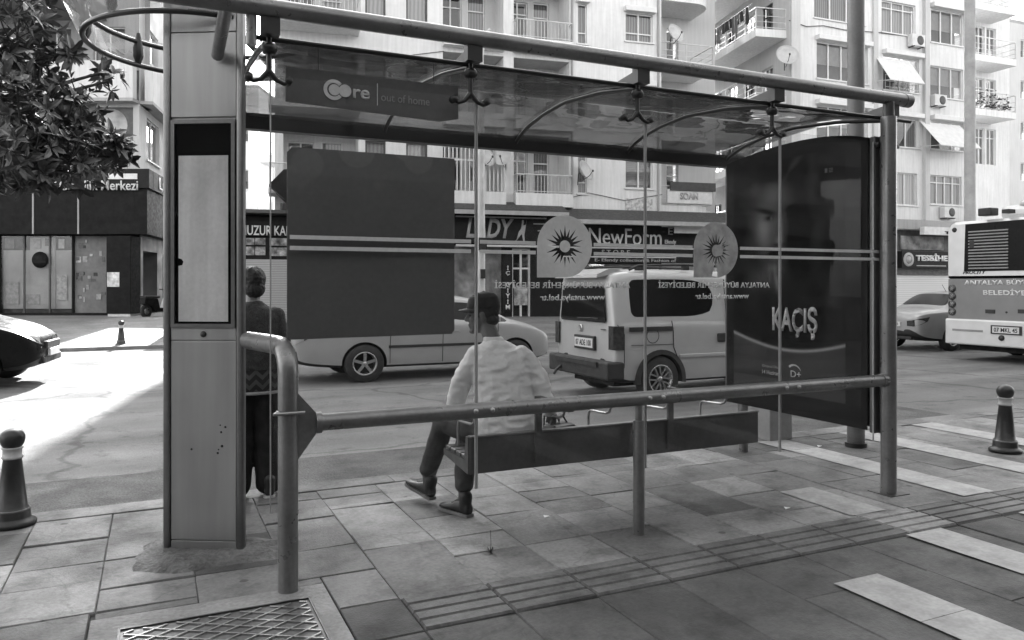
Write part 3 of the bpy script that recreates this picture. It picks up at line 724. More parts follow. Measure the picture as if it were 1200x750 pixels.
bollard('tiny black bollard on the far kerb, in front of the dark shop front', 142, 404)

# ------------------------------------------------------------------ street tree, upper left
def leafy(name, label, loc, clumps, seed, lsize, parent_trunk):
    rr = random.Random(seed); t = thing(name, label, 'tree', loc)
    tb = MB(); tb.tube([(0, 0, 0), (.05, .02, .8), (.02, .05, 1.6), (.15, .1, 2.4), (.3, .1, 3.4)], .12, 14, rs=[.15, .12, .11, .09, .06])
    tb.build('trunk', mat('bark', .06, .9, var=.3, scale=10, bump=.6, bscale=30), t)
    lb = MB(); br = MB()
    root = Vector((.1, .1, 2.2))
    for (c, r, n) in clumps:
        c = Vector(c)
        br.tube([root+Vector((0,0,rr.uniform(-.4, .8))), (root+c)/2+Vector((rr.uniform(-.1,.1), 0, .15)), c], .02, 7, rs=[.035, .022, .009])
        for i in range(n):
            d = Vector((rr.gauss(0, 1), rr.gauss(0, 1), rr.gauss(0, 1))).normalized()
            q = c+d*r*rr.uniform(.25, 1)**.6
            if i % 2 == 0: br.tube([c, (c+q)/2+Vector((0,0,-.02)), q], .005, 4, cap=False)
            axis = (d+Vector((rr.uniform(-.5,.5), rr.uniform(-.5,.5), rr.uniform(-.1, .8)))).normalized()
            a = axis.orthogonal().normalized(); e = axis.cross(a)
            m = rr.randint(6, 10)
            for k in range(m):
                ph = 2*math.pi*k/m+rr.uniform(-.35, .35); op = rr.uniform(.55, 1.35)
                dr = (axis*math.cos(op)+(a*math.cos(ph)+e*math.sin(ph))*math.sin(op)); dr.z -= rr.uniform(0, .35); dr.normalize()
                l = lsize*rr.uniform(.55, 1.3); wd = l*rr.uniform(.17, .23)
                sd_ = dr.cross(axis if abs(dr.dot(axis)) < .95 else a).normalized(); up = sd_.cross(dr)
                p0 = q+dr*.01; dp = -up*l*.08
                P = [p0, p0+dr*l*.35+sd_*wd+up*wd*.3, p0+dr*l*.38+dp*.2, p0+dr*l*.35-sd_*wd+up*wd*.3, p0+dr*l*.72+sd_*wd*.75+up*wd*.2+dp, p0+dr*l*.74+dp, p0+dr*l*.72-sd_*wd*.75+up*wd*.2+dp, p0+dr*l+dp*2.2]
                lb.tint = rr.uniform(.45, 1.9)
                lb.add(P, [(0,1,2), (0,2,3), (1,4,5,2), (2,5,6,3), (4,7,5), (5,7,6)])
    br.build('limb', mat('twig', .06, .9), t)
    lb.build('crown', mat('leaf', .05, .38, var=.1, tint=True, spec=.6), t, fix=False)
    return t
tp = Vector((-1.75, 6.25, 0))
def cl(x, y, d, r, n): v = atd(x, y, d)-tp; return ((v.x, v.y, v.z), r, n)
CL = [cl(45, 100, 5.5, .28, 34), cl(20, 45, 5.4, .25, 28), cl(0, 20, 5.2, .25, 26), cl(75, 60, 5.7, .10, 10), cl(25, 150, 5.2, .30, 40), cl(75, 150, 5.5, .30, 42), cl(40, 180, 5.1, .24, 36), cl(110, 175, 5.6, .22, 30),
      cl(80, 190, 5.3, .22, 30), cl(5, 180, 5.0, .3, 34), cl(130, 170, 5.7, .14, 16), cl(137, 185, 5.7, .13, 14), cl(127, 95, 5.8, .10, 7), cl(120, 85, 5.8, .08, 5), cl(95, 120, 5.6, .2, 22), cl(50, 30, 5.7, .16, 14), cl(-10, 110, 5.1, .3, 30), cl(35, 20, 5.5, .16, 14),
      cl(-60, 60, 5.2, .45, 40), cl(-60, 180, 5.2, .4, 30), cl(-90, -40, 5.4, .5, 40), cl(0, -40, 5.5, .3, 22), cl(70, 120, 5.8, .24, 26), cl(95, 205, 5.4, .12, 8), cl(50, 205, 5.1, .12, 8), cl(30, 95, 5.9, .25, 24)]
leafy('street_tree', 'dark broad leaved street tree reaching into the picture beside the ring canopy', tp, [(c_, r_, max(3, int(n_*.6))) for c_, r_, n_ in CL], 3, .10, None)
# small weed in a paving joint
p = gnd(575, 648)
t = thing('weed', 'small dark weed growing from a paving joint in front of the bench', 'weed', p)
b = MB()
for i in range(26):
    a = rnd.uniform(0, 6.3); l = rnd.uniform(.02, .075); e = rnd.uniform(.1, 1.2); d = Vector((math.cos(a)*math.cos(e), math.sin(a)*math.cos(e), math.sin(e))); s_ = d.cross(Vector((0,0,1))).normalized()*.004
    b.add([d*.003-s_, d*.003+s_, d*l*.6+s_*.8, d*l, d*l*.6-s_*.8], [(0,1,2,3,4)])
b.tube([(0, 0, 0), (.003, .002, .06), (.0, .004, .13)], .0015, 5); b.build('leaves', mat('weed_leaf', .05, .6), t)
# scraps of litter
for (x, y, lab) in ((640, 607, 'small white paper scrap on the pale slab below the bench'), (922, 597, 'small white paper scrap lying between the end post and the middle of the paving'), (960, 524, 'white paper scrap by the foot of the advertising case')):
    p = gnd(x, y); b = MB(); b.add([(-.02, -.01, .006), (.018, -.014, .012), (.022, .012, .007), (-.012, .015, .014), (-.02, -.01, .009), (.018, -.014, .015), (.022, .012, .010), (-.012, .015, .017)], [(0,1,2,3), (7,6,5,4), (0,1,5,4), (1,2,6,5), (2,3,7,6), (3,0,4,7)])
    tag(b.build('paper_scrap', WHITE, loc=p), lab, 'litter')
# ------------------------------------------------------------------ buildings
WALLW = mat('white_render', .60, .85, var=.08, scale=.5, fine=.03, fscale=6, streak=.10, bump=.08, bscale=20)
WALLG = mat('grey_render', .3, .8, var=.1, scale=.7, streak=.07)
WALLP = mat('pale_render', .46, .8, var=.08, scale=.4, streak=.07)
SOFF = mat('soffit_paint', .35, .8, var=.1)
FRAMEW = mat('white_frame', .58, .45, var=.05)
FRAMED = mat('dark_frame', .05, .45)
WGLASS = glass('window_glass', .62, 1.5, .01, .02, 1.5)
SHOPGL = glass('shop_glass', .8, 1.2, .01, .02, 1.)
ROOM = mat('dark_room', .03, .9, var=.5, scale=1.2)  # flat dark backing; the shade of unlit interiors is in its colour
CURT = stripes('curtain', .22, .42, 2.6, 0, .8, 1.5)
CURT2 = stripes('pale_curtain', .42, .62, 2.0, 0, .8, 2)
SLAT = stripes('slat_shutter', .28, .44, 4.2, 2)
BLIND = mat('blind_grey', .30, .7)
RAILW = mat('railing_pale', .55, .5)
RAILD = mat('railing_dark', .06, .5)
SHOPD = mat('shop_dark', .012, .6, var=.3, spec=.12)

class Facade:
    def __init__(s, name, label, right, d, ur, uf, cat='building', base=0.):
        o = rf(right, d); s.O = o; u = rf(ur, uf); s.U = u.normalized(); s.V = Vector((-s.U.y, s.U.x)); s.z = base
        s.t = thing(name, label, cat, (o.x, o.y, base), math.atan2(s.U.y, s.U.x))
        s.holes = []
    def px(s, x, y, off=0.):
        D = rf((x-600)/F, 1.0); q = s.O+s.V*off
        # q + a U = k D
        det = s.U.x*-D.y+D.x*s.U.y; a = (-q.x*-D.y-D.x*-q.y)/det if False else None
        m = Matrix(((s.U.x, -D.x), (s.U.y, -D.y))); r = m.inverted() @ Vector((-q.x, -q.y)); a, k = r.x, r.y
        return a, H-(y-333)*k/F-s.z
    def u(s, x, off=0.): return s.px(x, 333, off)[0]
    def rect(s, x0, y0, x1, y1, off=0.):
        xm = (x0+x1)/2; return s.u(x0, off), s.u(x1, off), s.px(xm, y1, off)[1], s.px(xm, y0, off)[1]
    def world(s, a, off, z): p = s.O+s.U*a+s.V*off; return Vector((p.x, p.y, z+s.z))
    @property
    def rz(s): return math.atan2(s.U.y, s.U.x)
    def wall(s, u0, u1, z0, z1, holes, m, y=0., depth=.22, name='wall', thick=None):
        b = MB(); us = sorted({u0, u1}|{min(max(h[i], u0), u1) for h in holes for i in (0, 1)}); zs = sorted({z0, z1}|{min(max(h[i], z0), z1) for h in holes for i in (2, 3)})
        for a, c in zip(us, us[1:]):
            for e, f in zip(zs, zs[1:]):
                m_ = ((a+c)/2, (e+f)/2)
                if c-a < 1e-5 or f-e < 1e-5 or any(h[0] < m_[0] < h[1] and h[2] < m_[1] < h[3] for h in holes): continue
                b.quad((a, y, e), (c, y, e), (c, y, f), (a, y, f))
        for h in holes:
            a, c, e, f = h[:4]; dp = h[4] if len(h) > 4 else depth
            b.quad((a, y, e), (a, y+dp, e), (a, y+dp, f), (a, y, f)); b.quad((c, y, e), (c, y, f), (c, y+dp, f), (c, y+dp, e))
            b.quad((a, y, f), (a, y+dp, f), (c, y+dp, f), (c, y, f)); b.quad((a, y, e), (c, y, e), (c, y+dp, e), (a, y+dp, e))
        return b.build(name, m, s.t, fix=False)
    def window(s, r, panes=2, fill='curtain', transom=0., frame=None, y=0., hood=0., sill=True, depth=.14, fw=.05, name='window'):
        u0, u1, z0, z1 = r; frame = frame or FRAMEW; b = MB(); ya, yb = y+depth-.05, y+depth+.02
        b.box(u0, u0+fw, ya, yb, z0, z1); b.box(u1-fw, u1, ya, yb, z0, z1); b.box(u0+fw, u1-fw, ya, yb, z1-fw, z1); b.box(u0+fw, u1-fw, ya, yb, z0, z0+fw)
        for k in range(1, panes):
            a = u0+(u1-u0)*k/panes; b.box(a-fw*.6, a+fw*.6, ya+.004, yb-.004, z0+fw, z1-fw)
        if transom:
            zt = z0+(z1-z0)*transom; b.box(u0+fw, u1-fw, ya+.008, yb-.008, zt-fw*.5, zt+fw*.5)
        fr = b.build(name, frame, s.t)
        b = MB(); b.quad((u0, y+depth, z0), (u1, y+depth, z0), (u1, y+depth, z1), (u0, y+depth, z1)); b.build('pane', WGLASS, fr, fix=False)
        yb = y+depth+.09
        b = MB(); b.quad((u0, yb+.3, z0), (u1, yb+.3, z0), (u1, yb+.3, z1), (u0, yb+.3, z1)); b.build('room', ROOM, fr, fix=False)
        def q(a, c, e, f, m, nm):
            k = MB(); k.quad((a, yb, e), (c, yb, e), (c, yb, f), (a, yb, f)); k.build(nm, m, fr, fix=False)
        W_ = u1-u0; Hh = z1-z0
        if fill == 'curtain': q(u0, u1, z0, z1, CURT, 'curtain')
        elif fill == 'pale': q(u0, u1, z0, z1, CURT2, 'curtain')
        elif fill == 'sides': q(u0, u0+W_*.3, z0, z1, CURT, 'curtain'); q(u1-W_*.3, u1, z0, z1, CURT, 'curtain')
        elif fill == 'slat': q(u0, u1, z0+Hh*.15, z1, SLAT, 'roller_shutter')
        elif fill == 'half': q(u0, u1, z0+Hh*.42, z1, BLIND, 'blind')
        elif fill == 'blind': q(u0, u1, z0, z1, BLIND, 'blind')
        if hood:
            b = MB(); b.bbox(u0-.08, u1+.08, y-hood, y+.02, z1+.02, z1+.24, .02); b.build('shutter_box', FRAMEW, fr)
        if sill:
            b = MB(); b.box(u0-.06, u1+.06, y-.07, y+.1, z0-.06, z0-.002); b.build('sill', FRAMEW, fr)
        return fr
    def balcony(s, u0, u1, z, y0, y1, th=.18, rail='bars', hr=.9, m=None, rm=None, round_=0.):
        m = m or WALLW; b = MB()
        if round_:
            n = 10; P = [(u0, y1), (u0, y0)]+[(u0+(u1-u0)*(1-.0)*(i/n)**.9*.55+(u1-u0)*.0, y0) for i in range(1, 3)]+[(u1-round_+round_*math.sin(R(a)), y0+round_-round_*math.cos(R(a))) for a in range(0, 91, 10)]+[(u1, y1)]
            b.prism(P, (0, 0, z-th), (1,0,0), (0,1,0), th)
        else: b.box(u0, u1, y0, y1, z-th, z)
        sl = b.build('balcony', m, s.t); b = MB(); rm = rm or RAILW
        if rail == 'none': return sl
        zt = z+hr; e = .04
        path = [(u0+e, y1), (u0+e, y0+e), (u1-e, y0+e), (u1-e, y1)]
        if rail == 'panel':
            b.box(u0, u1, y0, y0+.1, z+.002, zt); b.box(u0, u0+.1, y0+.102, y1, z+.002, zt); b.box(u1-.1, u1, y0+.102, y1, z+.002, zt)
        else:
            for (a, c), (f, g) in zip(path, path[1:]):
                L_ = math.hypot(f-a, g-c)
                if L_ < .05: continue
                b.tube([(a, c, zt), (f, g, zt)], .024, 8); b.tube([(a, c, z+.08), (f, g, z+.08)], .016, 6)
                if rail == 'rails':
                    for q in (.35, .62): b.tube([(a, c, z+hr*q), (f, g, z+hr*q)], .012, 6)
                n = max(1, int(L_/(.14 if rail == 'bars' else .9)))
                for i in range(n+1):
                    x_, y_ = a+(f-a)*i/n, c+(g-c)*i/n; b.tube([(x_, y_, z), (x_, y_, zt)], .012 if rail == 'bars' else .02, 5, cap=False)
        b.build('railing', m if rail == 'panel' else rm, sl); return sl
    def blk(s, name, m, u0, u1, y0, y1, z0, z1, parent=None): b = MB(); b.box(u0, u1, y0, y1, z0, z1); return b.build(name, m, parent or s.t)

def ac_unit(f, x, y, sc=1., label=''):
    a, z = f.px(x, y, -.2); p = f.world(a, -.18, z)
    t = thing('air_conditioner', label, 'air conditioner', p, f.rz, 'outdoor air conditioners on the right hand facade')
    b = MB(); b.bbox(-.4*sc, .4*sc, -.16, .14, -.27*sc, .27*sc, .02); b.build('casing', mat('ac_shell', .55, .5), t)
    b = MB(); b.lathe([(0, -.168), (.06, -.172), (.2*sc, -.17), (.215*sc, -.162)], (-.12*sc if False else .1*sc, 0, 0), 22, 'Y'); b.build('fan_grille', DARKM, t)
    b = MB()
    for s_ in (-.28, .28): b.box(s_*sc-.02, s_*sc+.02, -.18, .17, -.31*sc, -.275*sc)
    b.build('bracket', DARKM, t); return t
def dish(f, x, y, r, rz, label, off=-.5):
    a, z = f.px(x, y, off); p = f.world(a, off, z)
    t = thing('satellite_dish', label, 'satellite dish', p, f.rz+rz, 'satellite dishes on the balconies')
    b = MB(); b.lathe([(0, .0), (r*.4, -.03*r/.35), (r*.75, -.10*r/.35), (r, -.17*r/.35), (r*.985, -.155*r/.35), (r*.4, -.012), (0, .015)], (0, 0, 0), 26, 'Y'); q = b.build('reflector', mat('dish_shell', .45, .5, .1), t); q.rotation_euler = (R(-22), 0, 0)
    b = MB(); b.tube([(0, .02, -r*.8), (0, -.35, -r*.35), (0, -.48, -.0)], .014, 7); b.lathe([(0, 0), (.035, 0), (.04, .08), (0, .09)], (0, -.5, -.02), 10); b.build('feed_arm', DARKM, t)
    b = MB(); b.tube([(0, .03, 0), (0, .16, -.05), (0, .2, -.5)], .022, 8); b.build('mount', DARKM, t); return t

# ---- main apartment house across the road
f = Facade('apartment_house', 'white apartment house with loggias and railings above the lingerie and clothes shops', 0, 31, .96, .28)
ST = [3.1*k for k in range(6)]
ul, ur = f.u(322), f.u(775)
holes = []
uA0, uA1 = f.u(322), f.u(420); uB0, uB1 = f.u(519), f.u(590); uC0, uC1 = f.u(602), f.u(667)
nw = (f.u(677), f.u(688)); ww = (f.u(733), f.u(765)); wa = (f.u(428), f.u(452)); wb = (f.u(476), f.u(501))
for s_ in ST:
    holes += [(uA0+.3, uA1, 5.0+s_, 7.45+s_, 1.3), (uB0, uB1, 5.2+s_, 7.6+s_, 1.3), (uC0, uC1, 5.2+s_, 7.6+s_, 1.3), (*nw, 5.3+s_, 6.95+s_), (*ww, 5.6+s_, 6.8+s_), (*wa, 5.5+s_, 7.05+s_), (*wb, 5.4+s_, 7.05+s_)]
f.wall(ul, ur, 4.55, 23.3, holes, WALLW)
f.blk('roof', WALLG, ul-.3, ur+.3, -.3, 14, 23.3, 23.6); f.blk('side_wall', WALLP, ur-.2, ur, .01, 2.2, .0, 23.29); f.blk('side_wall', WALLP, ul, ul+.2, .01, 14, 0, 23.29); f.blk('rear_wall', WALLP, ul+.2, ur+4, 13.8, 14, 0, 23.29)
for k, s_ in enumerate(ST):
    f.window((*nw, 5.3+s_, 6.95+s_), 1, 'curtain' if k != 1 else 'dark', .28, hood=.22 if k > 1 else 0)
    f.window((*ww, 5.6+s_, 6.8+s_), 2, 'slat' if k == 0 else 'curtain', .3 if k else 0, hood=.24 if k else 0)
    f.window((*wa, 5.5+s_, 7.05+s_), 1, 'pale', 0, FRAMED, fw=.07); f.window((*wb, 5.4+s_, 7.05+s_), 1, 'pale', 0, FRAMED, fw=.07)
    for (u0, u1, s0, rl) in ((uA0+.3, uA1, 4.8, 'bars'), (uB0, uB1, 5.2, 'bars'), (uC0, uC1, 5.2, 'bars')):
        y = 1.3; zt = 7.45 if s0 < 5 else 7.6; w_ = u1-u0; z0 = 5.0 if s0 < 5 else 5.2
        dA = (u0+.05*w_, u0+.42*w_, z0+.02+s_, zt-.35+s_); dB = (u0+.52*w_, u0+.82*w_, z0+.02+s_, zt-.3+s_)
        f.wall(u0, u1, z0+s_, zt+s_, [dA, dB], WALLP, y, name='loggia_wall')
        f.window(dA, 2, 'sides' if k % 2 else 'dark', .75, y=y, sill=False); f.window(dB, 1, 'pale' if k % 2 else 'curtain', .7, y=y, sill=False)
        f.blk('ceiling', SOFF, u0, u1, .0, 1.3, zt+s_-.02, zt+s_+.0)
    f.balcony(uC0-.02, uC1+.03, 5.2+s_, -.4, -.003, .53, 'bars', .75)
    f.balcony(uB0-.02, uB1, 5.2+s_, -.4, -.003, .53, 'none')
    f.balcony(uA0-.2, uA1, 5.0+s_, -1.3, -.003, .22, 'bars', .85)
b = MB()                                       # white bars closing the lowest loggia
n = 15
for i in range(n+1):
    x_ = uB0+(uB1-uB0)*i/n; b.box(x_-.022, x_+.022, -.36, -.33, 5.22, 7.58)
b.box(uB0, uB1, -.355, -.335, 6.38, 6.44); b.build('loggia_grille', RAILW, f.t)
# balconies round its right flank, wall stepped back
uD0, uD1 = f.u(775, .0), f.u(838, 2.2)
hol = [(uD0+.5+.9*j, uD0+1.1+.9*j, 5.2+s_, 7.1+s_) for s_ in ST for j in range(2)]
f.wall(uD0, uD1, 0, 22, hol, WALLP, 2.2, name='flank_wall')
for h in hol: f.window(h, 1, 'dark', .7, y=2.2, sill=False)
for k, s_ in enumerate(ST): f.balcony(uD0+.003, f.u(836, .3), 4.95+s_, .25, 2.19, .45 if k in (3,) else .3, 'rails' if k != 3 else 'panel', .85, round_=.9)
# ground floor shops
def txt(f, s, m, x0, y0, x1, y1, off, depth=.03, **k):
    u0, u1, z0, z1 = f.rect(x0, y0, x1, y1, off); return write(s, f.t, m, ((u0+u1)/2, off, (z0+z1)/2), (1,0,0), (0,0,1), u1-u0, z1-z0, depth, **k)
def sgn(f, name, label, rect, off, m, th=.12):
    """a sign box on the facade: a thing of its own; returns helper facade with local coords of the same frame"""
    u0, u1, z0, z1 = rect; p = f.world((u0+u1)/2, off, (z0+z1)/2)
    t = thing(name, label, 'sign', p, f.rz); b = MB(); b.box(-(u1-u0)/2, (u1-u0)/2, 0, th, -(z1-z0)/2, (z1-z0)/2); b.build('board', m, t)
    def put(s, mm, x0, y0, x1, y1, **k):
        a0, a1, c0, c1 = f.rect(x0, y0, x1, y1, off); return write(s, t, mm, ((a0+a1)/2-(u0+u1)/2, -.002, (c0+c1)/2-(z0+z1)/2), (1,0,0), (0,0,1), a1-a0, c1-c0, .03, **k)
    def bar(mm, x0, y0, x1, y1, nm='strip', o=-.03):
        a0, a1, c0, c1 = f.rect(x0, y0, x1, y1, off); cx, cz = (u0+u1)/2, (z0+z1)/2; b = MB(); b.box(a0-cx, a1-cx, o, -.001, c0-cz, c1-cz); return b.build(nm, mm, t)
    return t, put, bar
LETW = mat('shop_letter', .6, .5); LETG = mat('shop_letter_grey', .33, .5); SIGNB = mat('sign_black', .012, .5, var=.3, spec=.15)
g0, g1 = f.u(380), f.u(655); h0, h1 = f.u(655), f.u(858, 0)
f.wall(ul+1.2, ur, 0, 4.55, [(f.u(400), f.u(592), .35, 3.1, .9), (f.u(600), f.u(622), .1, 3.0, .3), (f.u(660), f.u(772), .2, 2.4, .9)], SHOPD, -.02, name='shop_wall')
b = MB(); b.quad((f.u(400), .6, .3), (f.u(592), .6, .3), (f.u(592), .6, 3.1), (f.u(400), .6, 3.1)); b.build('window_display', mat('display_backing', .33, .8, var=.55, scale=1.3, fine=.25, fscale=5), f.t)
b = MB(); b.quad((f.u(400), .05, .35), (f.u(592), .05, .35), (f.u(592), .05, 3.1), (f.u(400), .05, 3.1)); b.build('shop_pane', SHOPGL, f.t, fix=False)
b = MB(); b.quad((f.u(660), .6, .2), (f.u(772), .6, .2), (f.u(772), .6, 2.4), (f.u(660), .6, 2.4)); b.build('window_display', mat('display_dark', .08, .8, var=.9, scale=1.5, fine=.4, fscale=5), f.t)
b = MB(); b.quad((f.u(660), .05, .2), (f.u(772), .05, .2), (f.u(772), .05, 2.4), (f.u(660), .05, 2.4)); b.build('shop_pane', SHOPGL, f.t, fix=False)
f.window((f.u(600), f.u(622), .1, 3.0), 2, 'dark', .72, FRAMEW, fw=.07, name='door')
f.blk('door_poster', mat('poster_mid', .3, .6, var=.8, scale=4), f.u(603), f.u(619), .075, .085, .7, 1.5)
t, put, bar = sgn(f, 'shop_sign', 'black lingerie shop sign with a leaning figure and slanted grey letters', (g0, g1-.05, 3.2, 4.2), -.35, SIGNB, .33)
put('LADY', LETG, 546, 256, 602, 279, shear=.25, bold=.03); bar(LETG, 534, 254, 640, 255.6); bar(LETG, 625, 262, 648, 263.2); bar(LETG, 630, 270, 648, 271.2); bar(mat('strip_pale', .45, .5), 534, 287, 655, 289.5)
a0, a1, c0, c1 = f.rect(603, 258, 617, 283, -.35); cx, cz = (g0+g1-.05)/2, 3.7
b = MB(); fig = [(0, 0), (.12, 0), (.35, .45), (.55, .62), (.62, 1), (.75, 1), (.72, .75), (.95, .8), (1, 1.0), (.88, .55), (.8, .3), (.85, 0), (.72, 0), (.6, .35), (.5, .3)]
b.prism([(a0-cx+(a1-a0)*p, c0-cz+(c1-c0)*q) for p, q in fig], (0, -.005, 0), (1,0,0), (0,0,1), .02); b.build('figure_mark', LETG, t)
t = thing('shop_awning', 'long folded dark awning above the lingerie sign', 'awning', f.world((g0+g1)/2, -.4, 4.45), f.rz)
b = MB(); hw = (g1-g0)/2; b.add([(-hw, -.75, -.18), (hw, -.75, -.18), (hw, .38, .32), (-hw, .38, .32), (-hw, -.75, -.02), (hw, -.75, -.02), (hw, .38, .40), (-hw, .38, .40)], [(0,1,2,3), (7,6,5,4), (0,4,5,1), (1,5,6,2), (2,6,7,3), (3,7,4,0)]); b.build('cloth', mat('awning_dark', .05, .8), t)
b = MB(); b.box(-hw, hw, -.8, -.75, -.22, -.06); b.build('front_bar', mat('awning_bar', .3, .5), t)
t, put, bar = sgn(f, 'shop_sign', 'wide dark clothes shop sign with thin serif style lettering behind the van roof', (h0+.06, h1+.4, 2.45, 3.95), -.45, SIGNB, .4)
put('NewForm', LETW, 690, 268, 775, 287); put('STORE', LETG, 705, 293, 738, 298, spacing=1.5); put('E', LETG, 783, 267, 788, 275); put('Efendy', LETW, 779, 281, 792, 287, bold=.02)
put('E- Efendy collection & Fashion of', LETG, 697, 303, 792, 308); bar(mat('strip_pale', .45, .5), 660, 290, 820, 291.6); bar(mat('strip_pale', .45, .5), 660, 300.5, 792, 302); bar(LETG, 660, 263, 850, 264.5)
t = thing('shop_awning', 'dark sloping awning with a torn edge above the serif lettered clothes shop', 'awning', f.world((h0+h1)/2, -.4, 4.4), f.rz)
b = MB(); hw = (h1-h0)/2; b.add([(-hw+.1, -1.1, -.42), (hw, -1.1, -.42), (hw, .35, .2), (-hw+.1, .35, .2), (-hw+.1, -1.1, -.3), (hw, -1.1, -.3), (hw, .35, .26), (-hw+.1, .35, .26)], [(0,1,2,3), (7,6,5,4), (0,4,5,1), (1,5,6,2), (2,6,7,3), (3,7,4,0)]); b.build('cloth', mat('awning_dark', .05, .8), t)
b = MB(); b.box(-hw+.1, hw, -1.15, -1.102, -.47, -.30); b.build('front_bar', mat('awning_bar', .3, .5), t)
t, put, bar = sgn(f, 'shop_sign', 'narrow upright black sign with white letters set one under another beside the shop door', (f.u(588.5), f.u(599.5), .45, 2.65), -.12, SIGNB, .08)
for i, ch in enumerate(('İ', 'Ç', '', 'G', 'İ', 'Y', 'İ', 'M')):
    if ch: y_ = 311+i*6.6; put(ch, LETW, 592.6 if ch != 'İ' else 594.2, y_, 597.4 if ch != 'İ' else 595.8, y_+5.4, bold=.03)
t, put, bar = sgn(f, 'shop_sign', 'small pale sign board on the flank balcony with a dark upper half', f.rect(785, 222, 838, 238, -.1), .12, mat('sign_pale', .55, .5), .1)
put('SOAN', LETG, 797, 226, 818, 234, bold=.02); bar(mat('awning_dark', .05, .8), 785, 214, 838, 224, 'upper_panel', -.06)
a0, a1, c0, c1 = f.rect(777, 240, 850, 262, .0)
t = thing('shop_awning', 'white flared awning over the corner below the small pale sign', 'awning', f.world((a0+a1)/2, .1, (c0+c1)/2), f.rz); hw = (a1-a0)/2; hh = (c1-c0)/2
b = MB(); b.add([(-hw, -1.1, -hh), (hw, -1.1, -hh), (hw, 1.9, hh), (-hw, 1.9, hh), (-hw, -1.1, -hh+.06), (hw, -1.1, -hh+.06), (hw, 1.9, hh+.06), (-hw, 1.9, hh+.06)], [(0,1,2,3), (7,6,5,4), (0,4,5,1), (1,5,6,2), (2,6,7,3), (3,7,4,0)]); b.box(-hw, hw, -1.1, -1.07, -hh-.5, -hh-.002); b.build('cloth', mat('awning_white', .6, .8), t)
dish(f, 567, 186, .42, .5, 'pale round satellite dish on the barred loggia, nearest the street lamp'); dish(f, 591, 186, .42, -.6, 'darker satellite dish turned edge on at the end of the barred loggia'); dish(f, 682, 202, .45, .7, 'satellite dish in front of the narrow window above the logo sticker'); dish(f, 789, 42, .45, .3, 'satellite dish above the flank balcony railing, near the shelter roof', .2)
a0, a1, c0, c1 = f.rect(733, 233, 764, 247); b = MB(); b.box(-(a1-a0)/2, (a1-a0)/2, -.03, 0, -(c1-c0)/2, (c1-c0)/2)
q = b.build('wall_plate', mat('plate_grey', .42, .6, var=.5, scale=9), loc=f.world((a0+a1)/2, -.005, (c0+c1)/2)); q.rotation_euler = (0, 0, f.rz); tag(q, 'small pale notice plate on the wall below the slatted window', 'sign')
MAINF = f
for pts_ in (((669, 166), (700, 172), (735, 168), (775, 176)), ((600, 118), (640, 124), (668, 121)), ((668, 232), (690, 226), (732, 235), (776, 228)), ((420, 60), (470, 66), (520, 60))):
    b = MB(); q_ = []
    for x, y in pts_: a, z = f.px(x, y, -.04); q_.append((a, -.04, z))
    b.tube(q_, .014, 5, cap=False); b.build('cable', RAILD, f.t)
b = MB(); b.tube([(f.u(670), -.06, 4.6), (f.u(670), -.06, 23)], .05, 8); b.build('drain_pipe', WALLG, f.t); b = MB(); b.tube([(f.u(771), -.06, 4.6), (f.u(771), -.06, 23)], .05, 8); b.build('drain_pipe', WALLG, f.t)
# ---- low coffee shop at its left end
f2 = Facade('coffee_shop', 'low shop with rolled down grey shutter under a dark name board, left of the notice', 0, 31, .96, .28)
s0, s1 = f2.u(240), f2.u(352)
f2.blk('wall', SHOPD, s0, s1, -.45, 6, 0, 4.05); f2.blk('roof', FRAMED, s0-.1, s1, -1.3, 6, 4.06, 4.18)
b = MB(); b.quad((s0+.2, -.47, .1), (s1-.1, -.47, .1), (s1-.1, -.47, 2.45), (s0+.2, -.47, 2.45)); b.build('roller_shutter', stripes('shop_shutter', .2, .36, 5, 2), f2.t, fix=False)
pm = mat('photo_panel', .2, .6, var=.9, scale=3.5, fine=.5, fscale=9)
for x0, x1, y0, y1 in ((287, 298, 279, 287), (299, 311, 279, 287), (287, 298, 289, 299), (299, 311, 289, 299), (316, 336, 279, 288), (316, 336, 290, 300)):
    u0, u1, z0, z1 = f2.rect(x0, y0, x1, y1, -.5); f2.blk('photo_panel', pm, u0, u1, -.5, -.47, z0, z1)
t, put, bar = sgn(f2, 'shop_sign', 'dark coffee shop name board with white capitals, seen left of the blank notice', (s0, s1, 3.30, 3.98), -.6, SIGNB, .13)
put('HUZUR KAHVE', LETW, 282, 264.5, 354, 276, bold=.015)
t = thing('shop_awning', 'black pointed awning jutting out over the coffee shop board', 'awning', f2.world(f2.u(331), -.9, 5.0), f2.rz)
b = MB(); b.prism([(-.45, .0), (.05, .55), (.5, .6), (.6, -.75), (.35, -.75)], (0, .0, 0), (1,0,0), (0,0,1), .9); b.build('cloth', SHOPD, t)

